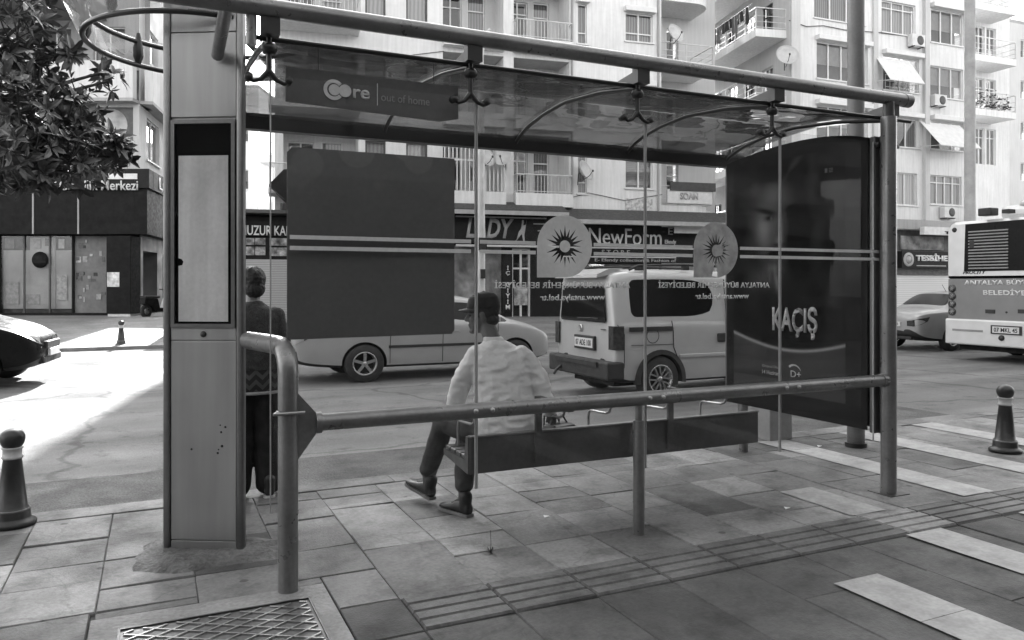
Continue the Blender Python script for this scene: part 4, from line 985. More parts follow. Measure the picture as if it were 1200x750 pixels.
# ---- corner block on the left
f = Facade('corner_building', 'corner building with a white parapet above a dark beauty salon front', -14.53, 30, 1, 0, base=.28)
a0 = -58.  # front stretched out of view so the poster case reflects wall, not sky
def rr(x0, y0, x1, y1, o=0.): return f.rect(x0, y0, x1, y1, o)
u_, _u, zs0, zs1 = rr(0, 200, 100, 222); zf0 = rr(0, 222, 10, 275)[2]; zp0, zp1 = rr(0, 75, 10, 118)[2:]; zpo = rr(0, 120, 10, 190)[2]
f.wall(a0, 0, zp1, 17, [(f.u(x), f.u(x+38), zp1+.35+3.1*k, zp1+1.75+3.1*k) for x in (-120, -60, 30, 95) for k in range(2)], WALLG, .9, name='upper_wall')
for x in (-120, -60, 30, 95):
    for k in range(2): f.window((f.u(x, 0), f.u(x+38, 0), zp1+.35+3.1*k, zp1+1.75+3.1*k), 2, 'half', y=.9)
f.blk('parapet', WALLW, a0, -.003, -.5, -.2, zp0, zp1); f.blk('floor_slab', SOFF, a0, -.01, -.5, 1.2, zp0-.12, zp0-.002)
f.blk('overhang', mat('overhang_grey', .2, .8), a0, f.u(112), -1.6, .9, zp1+2.0, zp1+2.5)
wh = [(f.u(-60), f.u(60), zpo, zp0-.25), (f.u(66), f.u(156), zpo, zp0-.25)]
f.wall(a0, 0, zs1, zp0-.12, wh, WALLP, 0, name='wall')
f.window(wh[0], 4, 'dark'); 
t = thing('billboard', 'dark shop window poster with a pale disc, half hidden behind the tree leaves', 'poster', f.world((wh[1][0]+wh[1][1])/2, .1, (wh[1][2]+wh[1][3])/2), f.rz)
hw = (wh[1][1]-wh[1][0])/2; hh = (wh[1][3]-wh[1][2])/2; b = MB(); b.box(-hw, hw, 0, .05, -hh, hh); b.build('sheet', mat('billboard_dark', .09, .6, var=.3), t)
b = MB(); b.lathe([(0, -.01), (.66, -.01), (.66, 0)], (hw*.38, 0, hh*.35), 28, 'Y'); b.build('pale_disc', mat('disc_pale', .4, .6, var=.5, scale=1.5), t)
b = MB(); b.lathe([(0, -.012), (.6, -.012), (.6, 0)], (hw*.1, 0, -hh*.6), 28, 'Y'); b.build('dark_disc', mat('disc_dark', .03, .6, var=.8, scale=2), t)
f.blk('shop_fascia', SHOPD, a0, -.005, -.4, -.0, zf0, zs0)
for x in (39, 92, -20): f.blk('fascia_trim', mat('trim_pale', .3, .5), f.u(x, -.4)-.03, f.u(x, -.4)+.03, -.43, -.402, zf0, zs0)
t, put, bar = sgn(f, 'shop_sign', 'long dark beauty salon sign with white letters below the tree', (a0, -.01, zs0+.002, zs1), -.5, mat('sign_deep', .02, .6, spec=.15), .48)
put('Güzellik Merkezi', LETW, 70, 211.5, 162, 223, bold=.01); put('s x', LETW, 50, 213, 67, 220); bar(mat('light_strip', .7, .5), 127, 203.5, 161, 210, 'light_strip')
zg = rr(0, 367, 10, 370)[2]
f.wall(a0, 0, -.3, zf0, [(f.u(-300), f.u(-2), .25, zf0-.05), (f.u(0), f.u(84), .15, zf0-.05), (f.u(86), f.u(126), .15, zf0-.05)], SHOPD, 0, name='shop_wall')
for (x0, x1, m, nm) in ((-300, -2, 'display_left', 'window_display'), (86, 126, 'display_board', 'notice_wall')):
    mm = mat(m, .17, .8, var=.2, scale=.8, fine=.12, fscale=7); f.blk(nm, mm, f.u(x0), f.u(x1), .1, .14, .15, zf0-.05)
rn_ = random.Random(4)
for k in range(26):
    xq, yq = rn_.uniform(87, 122), rn_.uniform(280, 352); wq, hq = rn_.uniform(2, 6), rn_.uniform(2.5, 8); q_ = rr(xq, yq, xq+wq, yq+hq); v_ = rn_.choice((.05, .12, .3, .42)); f.blk('pinned_notice', mat('notice_%d' % int(v_*100), v_, .8, var=.3, scale=8), q_[0], min(q_[1], f.u(125)), .085-.001*k%.01, .095, q_[2], q_[3])
f.blk('window_display', mat('display_top', .05, .7, var=.8, scale=1.2), f.u(0), f.u(84), .3, .34, .15, zf0-.05)
q_ = rr(0, 293, 84, 362); f.blk('paper_sheet', mat('window_paper', .36, .7, var=.22, scale=.9), q_[0], q_[1], .2, .22, q_[2], q_[3])
q_ = rr(32, 278, 62, 362); f.blk('paper_sheet', mat('window_paper', .36, .7, var=.22, scale=.9), q_[0], q_[1], .17, .19, q_[2], q_[3])
b = MB(); b.quad((f.u(0), .05, .15), (f.u(84), .05, .15), (f.u(84), .05, zf0-.05), (f.u(0), .05, zf0-.05)); b.build('shop_pane', SHOPGL, f.t, fix=False)
for k, (xq, yq, wq, hq, v_) in enumerate(((3, 279, 11, 12, 12), (16, 280, 9, 10, 5), (66, 280, 7, 11, 42), (75, 279, 7, 12, 5), (36, 280, 9, 11, 30), (4, 330, 15, 26, 30), (64, 322, 12, 30, 42), (24, 345, 20, 12, 30), (50, 279, 6, 9, 12))):
    q_ = rr(xq, yq, xq+wq, yq+hq); v_ /= 100.; f.blk('window_poster', mat('notice_%d' % int(v_*100), v_, .8, var=.3, scale=8), q_[0], q_[1], .13+.002*k, .14+.002*k, q_[2], q_[3])
for x in (28, 58): f.blk('mullion', FRAMED, f.u(x)-.03, f.u(x)+.03, .0, .048, .15, zf0-.05)
a_, z_ = f.px(47, 304.5, .03); b = MB(); b.lathe([(0, -.01), (.32, -.01), (.32, .0)], (a_, .03, z_), 24, 'Y'); b.box(a_-.24, a_+.24, .012, .018, z_-.12, z_-.05); b.build('round_sticker', SHOPD, f.t)
# side along the side street
fs_ = Facade('corner_building_flank', 'x', -14.53, 30, -.216, .976, base=.28); bpy.data.objects.remove(fs_.t); fs_.t = bpy.data.objects.new('side_face', None); bpy.data.objects.remove(fs_.t)
fs_.t = f.t; 
# its geometry is written in the front's frame
ang = fs_.rz-f.rz
def flank(ob): ob.rotation_euler = (0, 0, ang); return ob
def fblk(name, m, *a): return flank(f.blk(name, m, *a))
hs_ = [(1.2+3.2*j, 3.4+3.2*j, zpo+.3+ (3.1*k if k else 0), zp0-.4+(3.1*k if k else 0)) for j in range(5) for k in (0,)]+[(1.2+3.2*j, 3.2+3.2*j, zp1+.5+3.1*k, zp1+1.9+3.1*k) for j in range(5) for k in range(2)]
n0 = set(f.t.children); fs_.wall(0, 20, zs1, 17, hs_, WALLW, 0, name='flank_wall')
for h in hs_: fs_.window(h, 2, 'pale' if h[2] < zp0 else 'half')
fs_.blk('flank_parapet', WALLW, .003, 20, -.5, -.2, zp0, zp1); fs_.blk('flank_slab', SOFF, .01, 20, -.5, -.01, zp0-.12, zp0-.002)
fs_.blk('flank_fascia', SHOPD, .005, 20, -.4, 0, zf0, zs0); fs_.wall(0, 20, -.3, zf0, [(.6, 3.0, 0, 2.6, .8), (4, 9, .3, 2.6, .8)], mat('shop_mid', .07, .6, var=.5, scale=.8), 0, name='flank_wall')
for o in set(f.t.children)-n0: flank(o)
def fsign():
    p = fs_.world(5, -.5, (zs0+zs1)/2); t = thing('shop_sign', 'dark salon sign round the corner with large white letters', 'sign', p, fs_.rz)
    b = MB(); b.box(-4.95, 5, 0, .48, -(zs1-zs0)/2, (zs1-zs0)/2); b.build('board', mat('sign_deep', .02, .6, spec=.15), t); write('Luiza', t, LETW, (-2.6, -.002, 0), (1,0,0), (0,0,1), 2.9, .5, .02, bold=.02)
fsign()
b = MB(); b.prism([(a0, 1.5), (-2.2, 1.5), (-6.0, 18), (a0, 18)], (0, 0, -.2), (1,0,0), (0,1,0), 17); b.build('inner_block', ROOM, f.t)  # unseen solid core added to stop sunlight leaking through the building
b = MB(); b.prism([(a0, .95), (.02, .95), (-3.9, 18), (a0, 18)], (0, 0, 17.002), (1,0,0), (0,1,0), .2); b.build('roof', WALLG, f.t)
b = MB(); b.prism([(0, 0), (0, -.4), (.498, -.4), (.39, .086)], (0, 0, zf0), (1,0,0), (0,1,0), zs0-zf0); b.build('corner_fascia', SHOPD, f.t)
b = MB(); b.prism([(0, 0), (0, -.5), (.62, -.5), (.488, .108)], (0, 0, zs0+.002), (1,0,0), (0,1,0), zs1-zs0-.002); b.build('corner_fascia', mat('sign_deep', .02, .6), f.t)
# black advertising pillar and the scooter by the shop
p = rf((142.5-600)/F*29.2, 29.2)
t = thing('display_pillar', 'tall square black pillar with a white notice standing at the salon corner', 'pillar', (p.x, p.y, .25), -YAW)
b = MB(); b.box(-.48, .44, -.2, .6, .18, 3.12, .02); b.build('body', SHOPD, t); b = MB(); b.box(-.44, .4, -.16, .56, 0, .178); b.build('plinth', WALLW, t)
b = MB(); b.box(-.44, .02, -.214, -.203, 1.2, 1.75); b.build('notice', mat('notice_white', .55, .6, var=.5, scale=6), t)

# ---- far blocks at the end of the left side street
f = Facade('distant_building', 'pale distant apartment block with small balconies at the end of the left side street', rf(0,1).x*0-16.9, 50, 1, 0, base=.3)
u0, u1 = f.u(262), f.u(303); f.wall(u0, u1, 0, 14, [(f.u(284), f.u(291), 3.1*k+1.2, 3.1*k+2.5) for k in range(1, 4)], WALLW); f.blk('roof', WALLG, u0, u1, .01, 8, 14, 14.2); f.blk('side_wall', WALLW, u1-.2, u1, .01, 8, 0, 13.99)
for k in range(1, 4): f.window((f.u(284), f.u(291), 3.1*k+1.2, 3.1*k+2.5), 1, 'half'); f.balcony(f.u(288), u1+.9, 3.1*k+.4, -.1+.3, 2.5, .5, 'bars', .8)
f = Facade('distant_building', 'lower white block with stepped balconies, farthest down the left side street', -16.9, 62, 1, 0, base=.3)
u0, u1 = f.u(296), f.u(420); hz = f.px(320, 179)[1]
hs_ = [(f.u(x), f.u(x+9), 3.0*k+1.0, 3.0*k+2.4) for x in (304, 319, 332, 345, 360) for k in range(1, 4) if 3.0*k+2.4 < hz]
f.wall(u0, u1, 0, hz, hs_, WALLW); f.blk('roof', WALLG, u0-.2, u1, -.3, 10, hz, hz+.25); f.blk('chimney', WALLG, f.u(324), f.u(332), 1, 2.5, hz+.26, hz+1.9)
for h in hs_: f.window(h, 2, 'half')
for k in range(1, 4): f.balcony(f.u(303), f.u(318), 3.0*k+.2, -1.3, -.003, .7, 'bars', .8); f.balcony(f.u(328), f.u(345), 3.0*k+.2, -1.3, -.003, .5, 'bars', .9)

# ---- right hand apartment house
f = Facade('apartment_building', 'pale apartment building with many air conditioners behind the bus and pole', 12.4, 34.4, .928, .372)
uR = f.u(1141)
E = []
def ew(x0, y0, x1, y1, *a, **k): E.append((f.rect(x0, y0, x1, y1), a, k))
ew(954, -12, 1013, 25, 3, 'curtain'); ew(957, 52, 1017, 95, 4, 'half', hood=.28); ew(957, 126, 1017, 165, 4, 'half', hood=.28); ew(957, 196, 1017, 236, 4, 'curtain', .7)
ew(1033, 3, 1073, 40, 3, 'pale', .78); ew(1035, 67, 1077, 107, 2, 'dark', hood=.28); ew(1035, 138, 1077, 172, 3, 'sides', hood=.28); ew(1034, 202, 1075, 240, 3, 'pale')
ew(1091, 13, 1130, 52, 3, 'half', hood=.28); ew(1090, 79, 1129, 115, 3, 'half'); ew(1091, 143, 1130, 176, 3, 'dark', hood=.28); ew(1090, 206, 1127, 240, 4, 'curtain', .75)
for y in (-62, -130): ew(957, y-4, 1015, y+34, 3, 'half'); ew(1034, y, 1076, y+34, 3, 'curtain'); ew(1091, y+6, 1130, y+40, 3, 'half')
zc = f.px(1060, 262)[1]
f.wall(0, uR, zc, 24, [e[0] for e in E], WALLW)
for r_, a, k in E: f.window(r_, *a, **k)
f.blk('roof', WALLG, -.3, uR+.3, -.4, 12, 24, 24.3); f.blk('cornice', WALLG, -.1, uR+.2, -.5, -.004, zc-.3, zc+.15); f.blk('pilaster', WALLP, f.u(1081), f.u(1086), -.18, -.003, zc+.16, 23.9); f.blk('pilaster', WALLP, .003, .5, -.14, -.003, zc+.16, 23.9)
f.blk('pilaster', WALLP, f.u(1022), f.u(1027), -.12, -.003, zc+.16, 23.9)
f.wall(0, uR, 0, zc-.3, [(f.u(1046), f.u(1140), .1, 2.0, .25), (f.u(940), f.u(1040), .2, 2.6, .8)], mat('shop_brown', .06, .6, var=.4), 0, name='shop_wall')
b = MB(); b.quad((f.u(1046), .1, .1), (f.u(1140), .1, .1), (f.u(1140), .1, 2.3), (f.u(1046), .1, 2.3)); b.build('roller_shutter', stripes('pale_shutter', .5, .62, 3.0, 2), f.t, fix=False)
f.blk('shop_panel', mat('panel_mid', .16, .6, var=.8, scale=2.2), f.u(1054), f.u(1104), -.1, -.02, *f.rect(1054, 277, 1104, 293)[2:])
t, put, bar = sgn(f, 'shop_sign', 'black prayer bead shop sign with white letters above the pale sedan', f.rect(1055, 295, 1118, 314, -.2), -.3, SIGNB, .28)
put('TESBİHE', LETW, 1073, 297, 1110, 306, bold=.04); bar(LETG, 1074, 311, 1108, 312)
a0, a1, c0, c1 = f.rect(1057, 294, 1072, 313, -.3); u0, u1, z0, z1 = f.rect(1055, 295, 1118, 314, -.2); b = MB(); b.lathe([(.2, -.03), (.33, -.03), (.33, 0), (.2, 0)], ((a0+a1)/2-(u0+u1)/2, 0, 0), 24, 'Y'); b.lathe([(0, -.035), (.17, -.03), (.17, 0)], ((a0+a1)/2-(u0+u1)/2, 0, 0), 24, 'Y'); b.build('emblem', LETG, t)
t, put, bar = sgn(f, 'shop_sign', 'pale light box sign under the cornice, right above the bead shop sign', f.rect(1079, 267, 1145, 276, -.6), -.8, mat('sign_pale', .55, .5), .25)
put('TESBİH', SIGNB, 1107, 270.5, 1136, 274.6, bold=.03)
ac_unit(f, 1074, 48, 1.05, 'air conditioner high up beside the pale curtained window, uppermost of them'); ac_unit(f, 1100, 118, 1.0, 'air conditioner below the half shuttered window, midway up the facade'); ac_unit(f, 1111, 249, 1.0, 'air conditioner lowest on the facade, just above the cornice by the bus')
AW = mat('window_awning_cloth', .62, .8, var=.08)
def awning(x0, y0, x1, y1, out, label):
    u0, u1, z0, z1 = f.rect(x0, y0, x1, y1, -out*.6); t = thing('window_awning', label, 'awning', f.world((u0+u1)/2, 0, z1), f.rz, None); hw = (u1-u0)/2; h = z1-z0
    b = MB(); b.add([(-hw, -.05, 0), (hw, -.05, 0), (hw, -out, -h), (-hw, -out, -h), (-hw, -.06, .02), (hw, -.06, .02), (hw, -out-.01, -h+.02), (-hw, -out-.01, -h+.02)], [(0,1,2,3), (7,6,5,4), (0,4,5,1), (1,5,6,2), (2,6,7,3), (3,7,4,0)]); b.build('cloth', AW, t)
    b = MB(); b.tube([(-hw, -out, -h), (hw, -out, -h)], .03, 8); b.tube([(-hw, -out, -h), (-hw, -.02, -h*.9)], .015, 6); b.tube([(hw, -out, -h), (hw, -.02, -h*.9)], .015, 6); b.build('awning_frame', RAILW, t)
awning(1036, 66, 1076, 98, .9, 'cream window awning let halfway down over a dark open window'); awning(1092, 142, 1139, 174, 1.2, 'large white window awning stretched out over the lowest dark window')
u0, u1, z0, z1 = f.rect(1035, 90, 1077, 107); b = MB()
for q in (.1, .38, .66): b.tube([(u0, -.12, z0+q), (u1, -.12, z0+q)], .015, 6)
for i in range(9): x_ = u0+(u1-u0)*i/8; b.tube([(x_, -.12, z0), (x_, -.12, z0+.68)], .012, 5)
b.build('window_railing', RAILW, f.t)
dish(f, 921, 68, .5, -.4, 'satellite dish at the near corner of the right hand apartment building', -.25)
b = MB(); pts = []
for x, y in ((925, 24), (945, 31), (965, 30), (990, 35), (1030, 38), (1062, 42)): a, z = f.px(x, y, -.05); pts.append((a, -.05, z))
b.tube(pts, .018, 6, cap=False); b.build('cable', RAILD, f.t)
# flank of that house on the right side street, with long balconies
fl = Facade('x', 'x', 12.4, 34.4, .2, -.976); bpy.data.objects.remove(fl.t); fl.t = f.t; ang2 = fl.rz-f.rz; n0 = set(f.t.children)
zz = [f.px(925, y)[1] for y in (23, 97, 165)]; step = 2.95
lv = [zz[0]+step*k for k in (-3, -2, -1, 0, 1, 2)]
hs_ = [(-9.2+1.7*j, -8.2+1.7*j, z-.35, z+1.3) for z in lv for j in range(5)]
fl.wall(-18, 0, 0, 24, hs_, WALLP, 0, name='flank_wall')
for i, h in enumerate(hs_): fl.window(h, 2, ('dark', 'curtain', 'half')[i % 3], .7, frame=FRAMED if i % 2 else FRAMEW, sill=False)
for k, z in enumerate(lv): fl.balcony(-11, -.25, z-.4, -1.5, -.003, .35, 'rails', .95)
for o in set(f.t.children)-n0: o.rotation_euler = (0, 0, ang2)
# washing on the line of the topmost balcony in view
CL_ = [mat('washing_white', .6, .9), mat('washing_dark', .03, .9), mat('washing_mid', .12, .9)]
lt = thing('washing_line', 'washing line with hung clothes along the long flank balcony, upper right', 'washing line', fl.world(0, -1.6, lv[3]), fl.rz)
b = MB(); b.tube([(-10, 0, .75), (-.4, 0, .75)], .012, 5); b.build('line', RAILD, lt)
x_ = -9.; i = 0
while x_ < -.9:
    wd = rnd.uniform(.35, .6); hh = rnd.uniform(.5, .95); b = MB(); n = 5
    P = [(x_+wd*k/n, .03*math.sin(k*2.1+i), .75) for k in range(n+1)]; Q = [(x_+wd*k/n+rnd.uniform(-.02,.02), .05*math.sin(k*1.7+i), .75-hh*(.94+.06*math.cos(k*2))) for k in range(n+1)]
    for k in range(n): b.quad(P[k], P[k+1], Q[k+1], Q[k]); b.quad(*[(a, c+.012, e) for a, c, e in (P[k], Q[k], Q[k+1], P[k+1])])
    b.build('hung_cloth', CL_[0 if x_ < -5.6 else (1 if i % 3 else 2)], lt, fix=False); x_ += wd+rnd.uniform(.03, .12); i += 1

# ---- farther blocks on the right
f = Facade('apartment_building', 'white building with open balconies full of plants, right of the pale pole', (1165-600)/F*44, 44, .928, .372)
u0, u1 = f.u(1128), f.u(1183); zb = [f.px(1165, y)[1] for y in (22, 79, 139, 197)]
hs_ = [(f.u(1143), f.u(1154), z+.15, z+2.2) for z in zb[1:]]+[(f.u(1156), f.u(1167), z+.15, z+2.2) for z in zb[1:]]
f.wall(u0, u1, 0, zb[0]+2.8, hs_, WALLW); f.blk('roof', WALLG, u0, u1, .01, 9, zb[0]+2.8, zb[0]+3)
for i, h in enumerate(hs_): f.window(h, 2, ('half', 'sides', 'curtain')[i % 3], .75, sill=False)
for z in zb[:3]: f.balcony(f.u(1139, -1.3), f.u(1187, -1.3), z, -1.5, -.003, .35, 'rails', .95)
pl = MB(); rp_ = random.Random(5)
for i in range(240):
    a = rp_.uniform(f.u(1144, -1.3), f.u(1180, -1.3)); p = Vector((a, rp_.uniform(-1.6, -1.2), zb[2]+rp_.uniform(.1, 1.1)*rp_.random()+.1)); d = Vector((rp_.gauss(0,1), rp_.gauss(0,1), rp_.gauss(0,1))).normalized(); e = d.orthogonal().normalized()
    pl.quad(p-d*.12, p+e*.05, p+d*.12, p-e*.05)
tag(pl.build('balcony_plants', mat('leaf', .05), loc=None), 'potted plants hanging over the middle balcony right of the pale pole', 'plants').location = f.world(0, 0, 0); bpy.data.objects['balcony_plants'].rotation_euler = (0, 0, f.rz)
f = Facade('distant_building', 'grey far block under the open sky at the right edge of the picture', (1195-600)/F*56, 56, .928, .372)
u0, u1 = f.u(1181), f.u(1330); zt = f.px(1195, 28)[1]
hs_ = [(f.u(1180+16*j), f.u(1190+16*j), zt-2.4-3*k, zt-1.1-3*k) for j in range(1, 8) for k in range(5)]
f.wall(u0, u1, 0, zt, hs_, WALLP); f.blk('roof', WALLG, u0, u1, .01, 9, zt, zt+.25); f.blk('side_wall', WALLP, u0, u0+.2, .01, 9, 0, zt)
for h in hs_: f.window(h, 2, 'half', sill=False)

# ---- unseen row added behind the viewer to block sky and bounce sunlight
t = thing('apartment_building', 'unseen apartment row added behind the viewer to block sky and bounce sunlight', 'building', (0, -7, 0))
b = MB(); b.box(-45, 60, -8, 0, 8.2, 17); b.build('wall', mat('dull_render', .3, .9), t)
b = MB(); b.box(-45, 60, -8, -.02, 0, 8.19); b.build('dark_lower_floors', SHOPD, t)  # added base, dark and tall so the shelter glass reflects less light
b = MB(); b.box(-45, 60, .0, 2.6, 3.3, 3.45); b.build('shop_canopy', mat('awning_dark', .05, .8), t)
for k in range(3):
    b = MB(); b.box(-45, 60, .003, 1.2, 8.3+3*k, 8.5+3*k); b.build('balcony', WALLG, t)
for k in range(2):
    for j in range(14):
        b = MB(); x_ = -30+5*j; b.box(x_, x_+2.2, -.05, .02, 8.9+3*k, 10.6+3*k); b.build('window', ROOM, t)
# ------------------------------------------------------------------ vehicles
CARGLASS = mat('car_glass', .008, .08, spec=.3, var=0, fine=0)
TRIM = mat('black_trim', .022, .6, var=.2)
WELL = mat('wheel_well', .008, .9)
RIM = mat('alloy_rim', .45, .3, .85, var=.1)
LAMPG = mat('lamp_glass', .35, .12, .3, var=.4, scale=14)
TAILG = mat('tail_lamp', .045, .15, var=.4, scale=20)
PLATE = mat('number_plate', .6, .5)
def pmat(n, v): return mat(n, v, .38, .3, var=.05, coat=.35, fine=.0, spec=.3)
def ring(st):
    x, zs, zb, zt, w, wt = st; wb = w*.965
    P = [(0, zs), (.75*w, zs), (.965*w, zs+.07), (w, zs+.42*(zb-zs)), (.99*w, zb-.06), (wb, zb)]
    P += [(wb+(wt-wb)*.10, zb+(zt-.05-zb)*.10), (wb+(wt-wb)*.88, zb+(zt-.05-zb)*.88), (wt, zt-.03), (.62*wt, zt+.005), (0, zt+.015)]
    return [(x, y, z) for y, z in P]+[(x, -y, z) for y, z in P[-2:0:-1]]
NR = 20
def car_shell(parent, stations, paint, side_glass, screens, wheels, R_, wid, body_name='body'):
    """stations: (x, z_sill, z_belt, z_top, half_width, half_roof); side_glass / screens: x ranges that are glazed"""
    V = [p for s in stations for p in ring(s)]; Fs = []; MI = []
    for i in range(len(stations)-1):
        xm = (stations[i][0]+stations[i+1][0])/2
        for j in range(NR):
            Fs.append((i*NR+j, i*NR+(j+1) % NR, (i+1)*NR+(j+1) % NR, (i+1)*NR+j)); mi = 0
            if j in (6, 13) and any(a < xm < b for a, b in side_glass): mi = 1
            if j in (8, 9, 10, 11) and any(a < xm < b for a, b in screens): mi = 1
            if j in (0, 1, 18, 19): mi = 2
            MI.append(mi)
    n = len(stations); Fs.append(tuple(range(NR))[::-1]); MI.append(0); Fs.append(tuple(range((n-1)*NR, n*NR))); MI.append(0)
    me = bpy.data.meshes.new('shell'); me.from_pydata(V, [], Fs)
    for m in (paint, CARGLASS, TRIM, WELL): me.materials.append(m)
    me.polygons.foreach_set('material_index', MI); 
    bm = bmesh.new(); bm.from_mesh(me); bmesh.ops.recalc_face_normals(bm, faces=bm.faces[:])
    cr = bm.edges.layers.float.get('crease_edge') or bm.edges.layers.float.new('crease_edge')
    for e in bm.edges:
        a, b = e.verts[0].index, e.verts[1].index
        if a % NR == b % NR and (a % NR) in (5, 15, 2, 18): e[cr] = .55
        if {f.material_index for f in e.link_faces} == {0, 1}: e[cr] = .7
    bm.to_mesh(me); bm.free()
    cut = MB()
    for x in wheels:
        for s_ in (-1, 1): cut.lathe([(0, s_*(wid-.28)), (R_*1.13, s_*(wid-.28)), (R_*1.13, s_*(wid+.2)), (0, s_*(wid+.2))], (x, 0, R_), 36, 'Y')
    co = cut.build('cutter', WELL); 
    def setup(o):
        m = o.modifiers.new('s', 'SUBSURF'); m.levels = 2; m.render_levels = 2
        b = o.modifiers.new('b', 'BOOLEAN'); b.operation = 'DIFFERENCE'; b.object = co; b.solver = 'EXACT'; b.material_mode = 'TRANSFER'
    me2 = evalmesh(me, setup); bpy.data.objects.remove(co)
    parts = {0: body_name, 1: 'window', 2: 'sill', 3: 'wheel_arch'}; mats_ = [m for m in me2.materials]
    body = None
    for mi, m in enumerate(mats_):
        key = {paint.name: 0, CARGLASS.name: 1, TRIM.name: 2, WELL.name: 3}[m.name]
        bm = bmesh.new(); bm.from_mesh(me2); bmesh.ops.delete(bm, geom=[f for f in bm.faces if f.material_index != mi], context='FACES')
        if not bm.faces: bm.free(); continue
        for f_ in bm.faces: f_.material_index = 0; f_.smooth = key != 3
        q = bpy.data.meshes.new(parts[key]); bm.to_mesh(q); bm.free(); q.materials.append(m)
        if key == 1:                                     # one object per pane
            bm = bmesh.new(); bm.from_mesh(q); bpy.data.meshes.remove(q); left = set(bm.faces)
            while left:
                st_, comp = [left.pop()], set()
                while st_:
                    f_ = st_.pop(); comp.add(f_)
                    for e in f_.edges:
                        for g_ in e.link_faces:
                            if g_ in left: left.discard(g_); st_.append(g_)
                mb = MB(); idx = {}
                for f_ in comp:
                    for v in f_.verts:
                        if v not in idx: idx[v] = len(mb.v); mb.v.append(tuple(v.co)); mb.t.append(1.)
                    mb.f.append([idx[v] for v in f_.verts]); mb.mi.append(0); mb.sm.append(True)
                mb.build('window', m, parent, fix=False)
            bm.free()
        else:
            link(parts[key], q, parent)
    return body
def wheel(parent, x, y, R_, rr_, spokes=5, side=-1, style=0):
    b = MB(); wd = .1
    b.lathe([(rr_*.97, -wd), (R_*.93, -wd-.005), (R_*.985, -wd+.02), (R_, -wd+.045), (R_, wd-.045), (R_*.985, wd-.02), (R_*.93, wd), (rr_*.97, wd), (rr_*.97, -wd)], (x, y, R_), 40, 'Y'); o = b.build('wheel', RUBBER, parent)
    b = MB(); ys_ = side*wd
    b.lathe([(rr_*.98, ys_*.98), (rr_*.98, ys_*1.04), (rr_*.88, ys_*.98), (rr_*.86, -ys_*.3)], (x, y, R_), 36, 'Y')
    for k in range(spokes):
        a = 2*math.pi*k/spokes+.3; u = Vector((math.cos(a), 0, math.sin(a))); v = Vector((-math.sin(a), 0, math.cos(a))); c = Vector((x, y+ys_*.86, R_))
        if style == 0: b.obox(c+u*rr_*.5, u*rr_*.42, v*rr_*.115, Vector((0, ys_*.09, 0)))
        else:
            for s_ in (-1, 1):
                d = (u+v*s_*.42).normalized(); e = Vector((0, 1, 0)).cross(d); b.obox(c+u*rr_*.22+d*rr_*.36, d*rr_*.36, e*rr_*.05, Vector((0, ys_*.09, 0)))
    b.lathe([(0, ys_*.98), (rr_*.16, ys_*.96), (rr_*.22, ys_*.8), (rr_*.22, ys_*.5)], (x, y, R_), 16, 'Y'); b.build('rim', RIM, o)
    b = MB(); b.lathe([(0, -ys_*.1), (rr_*.84, -ys_*.1)], (x, y, R_), 24, 'Y'); b.build('brake', WELL, o)
    return o
def wheels(parent, xs, w, R_, rr_, spokes, style=0):
    for x in xs:
        for s_ in (-1, 1): wheel(parent, x, s_*(w-.105), R_, rr_, spokes, s_, style)
def line3(b, pts, r=.006): b.tube(pts, r, 6)

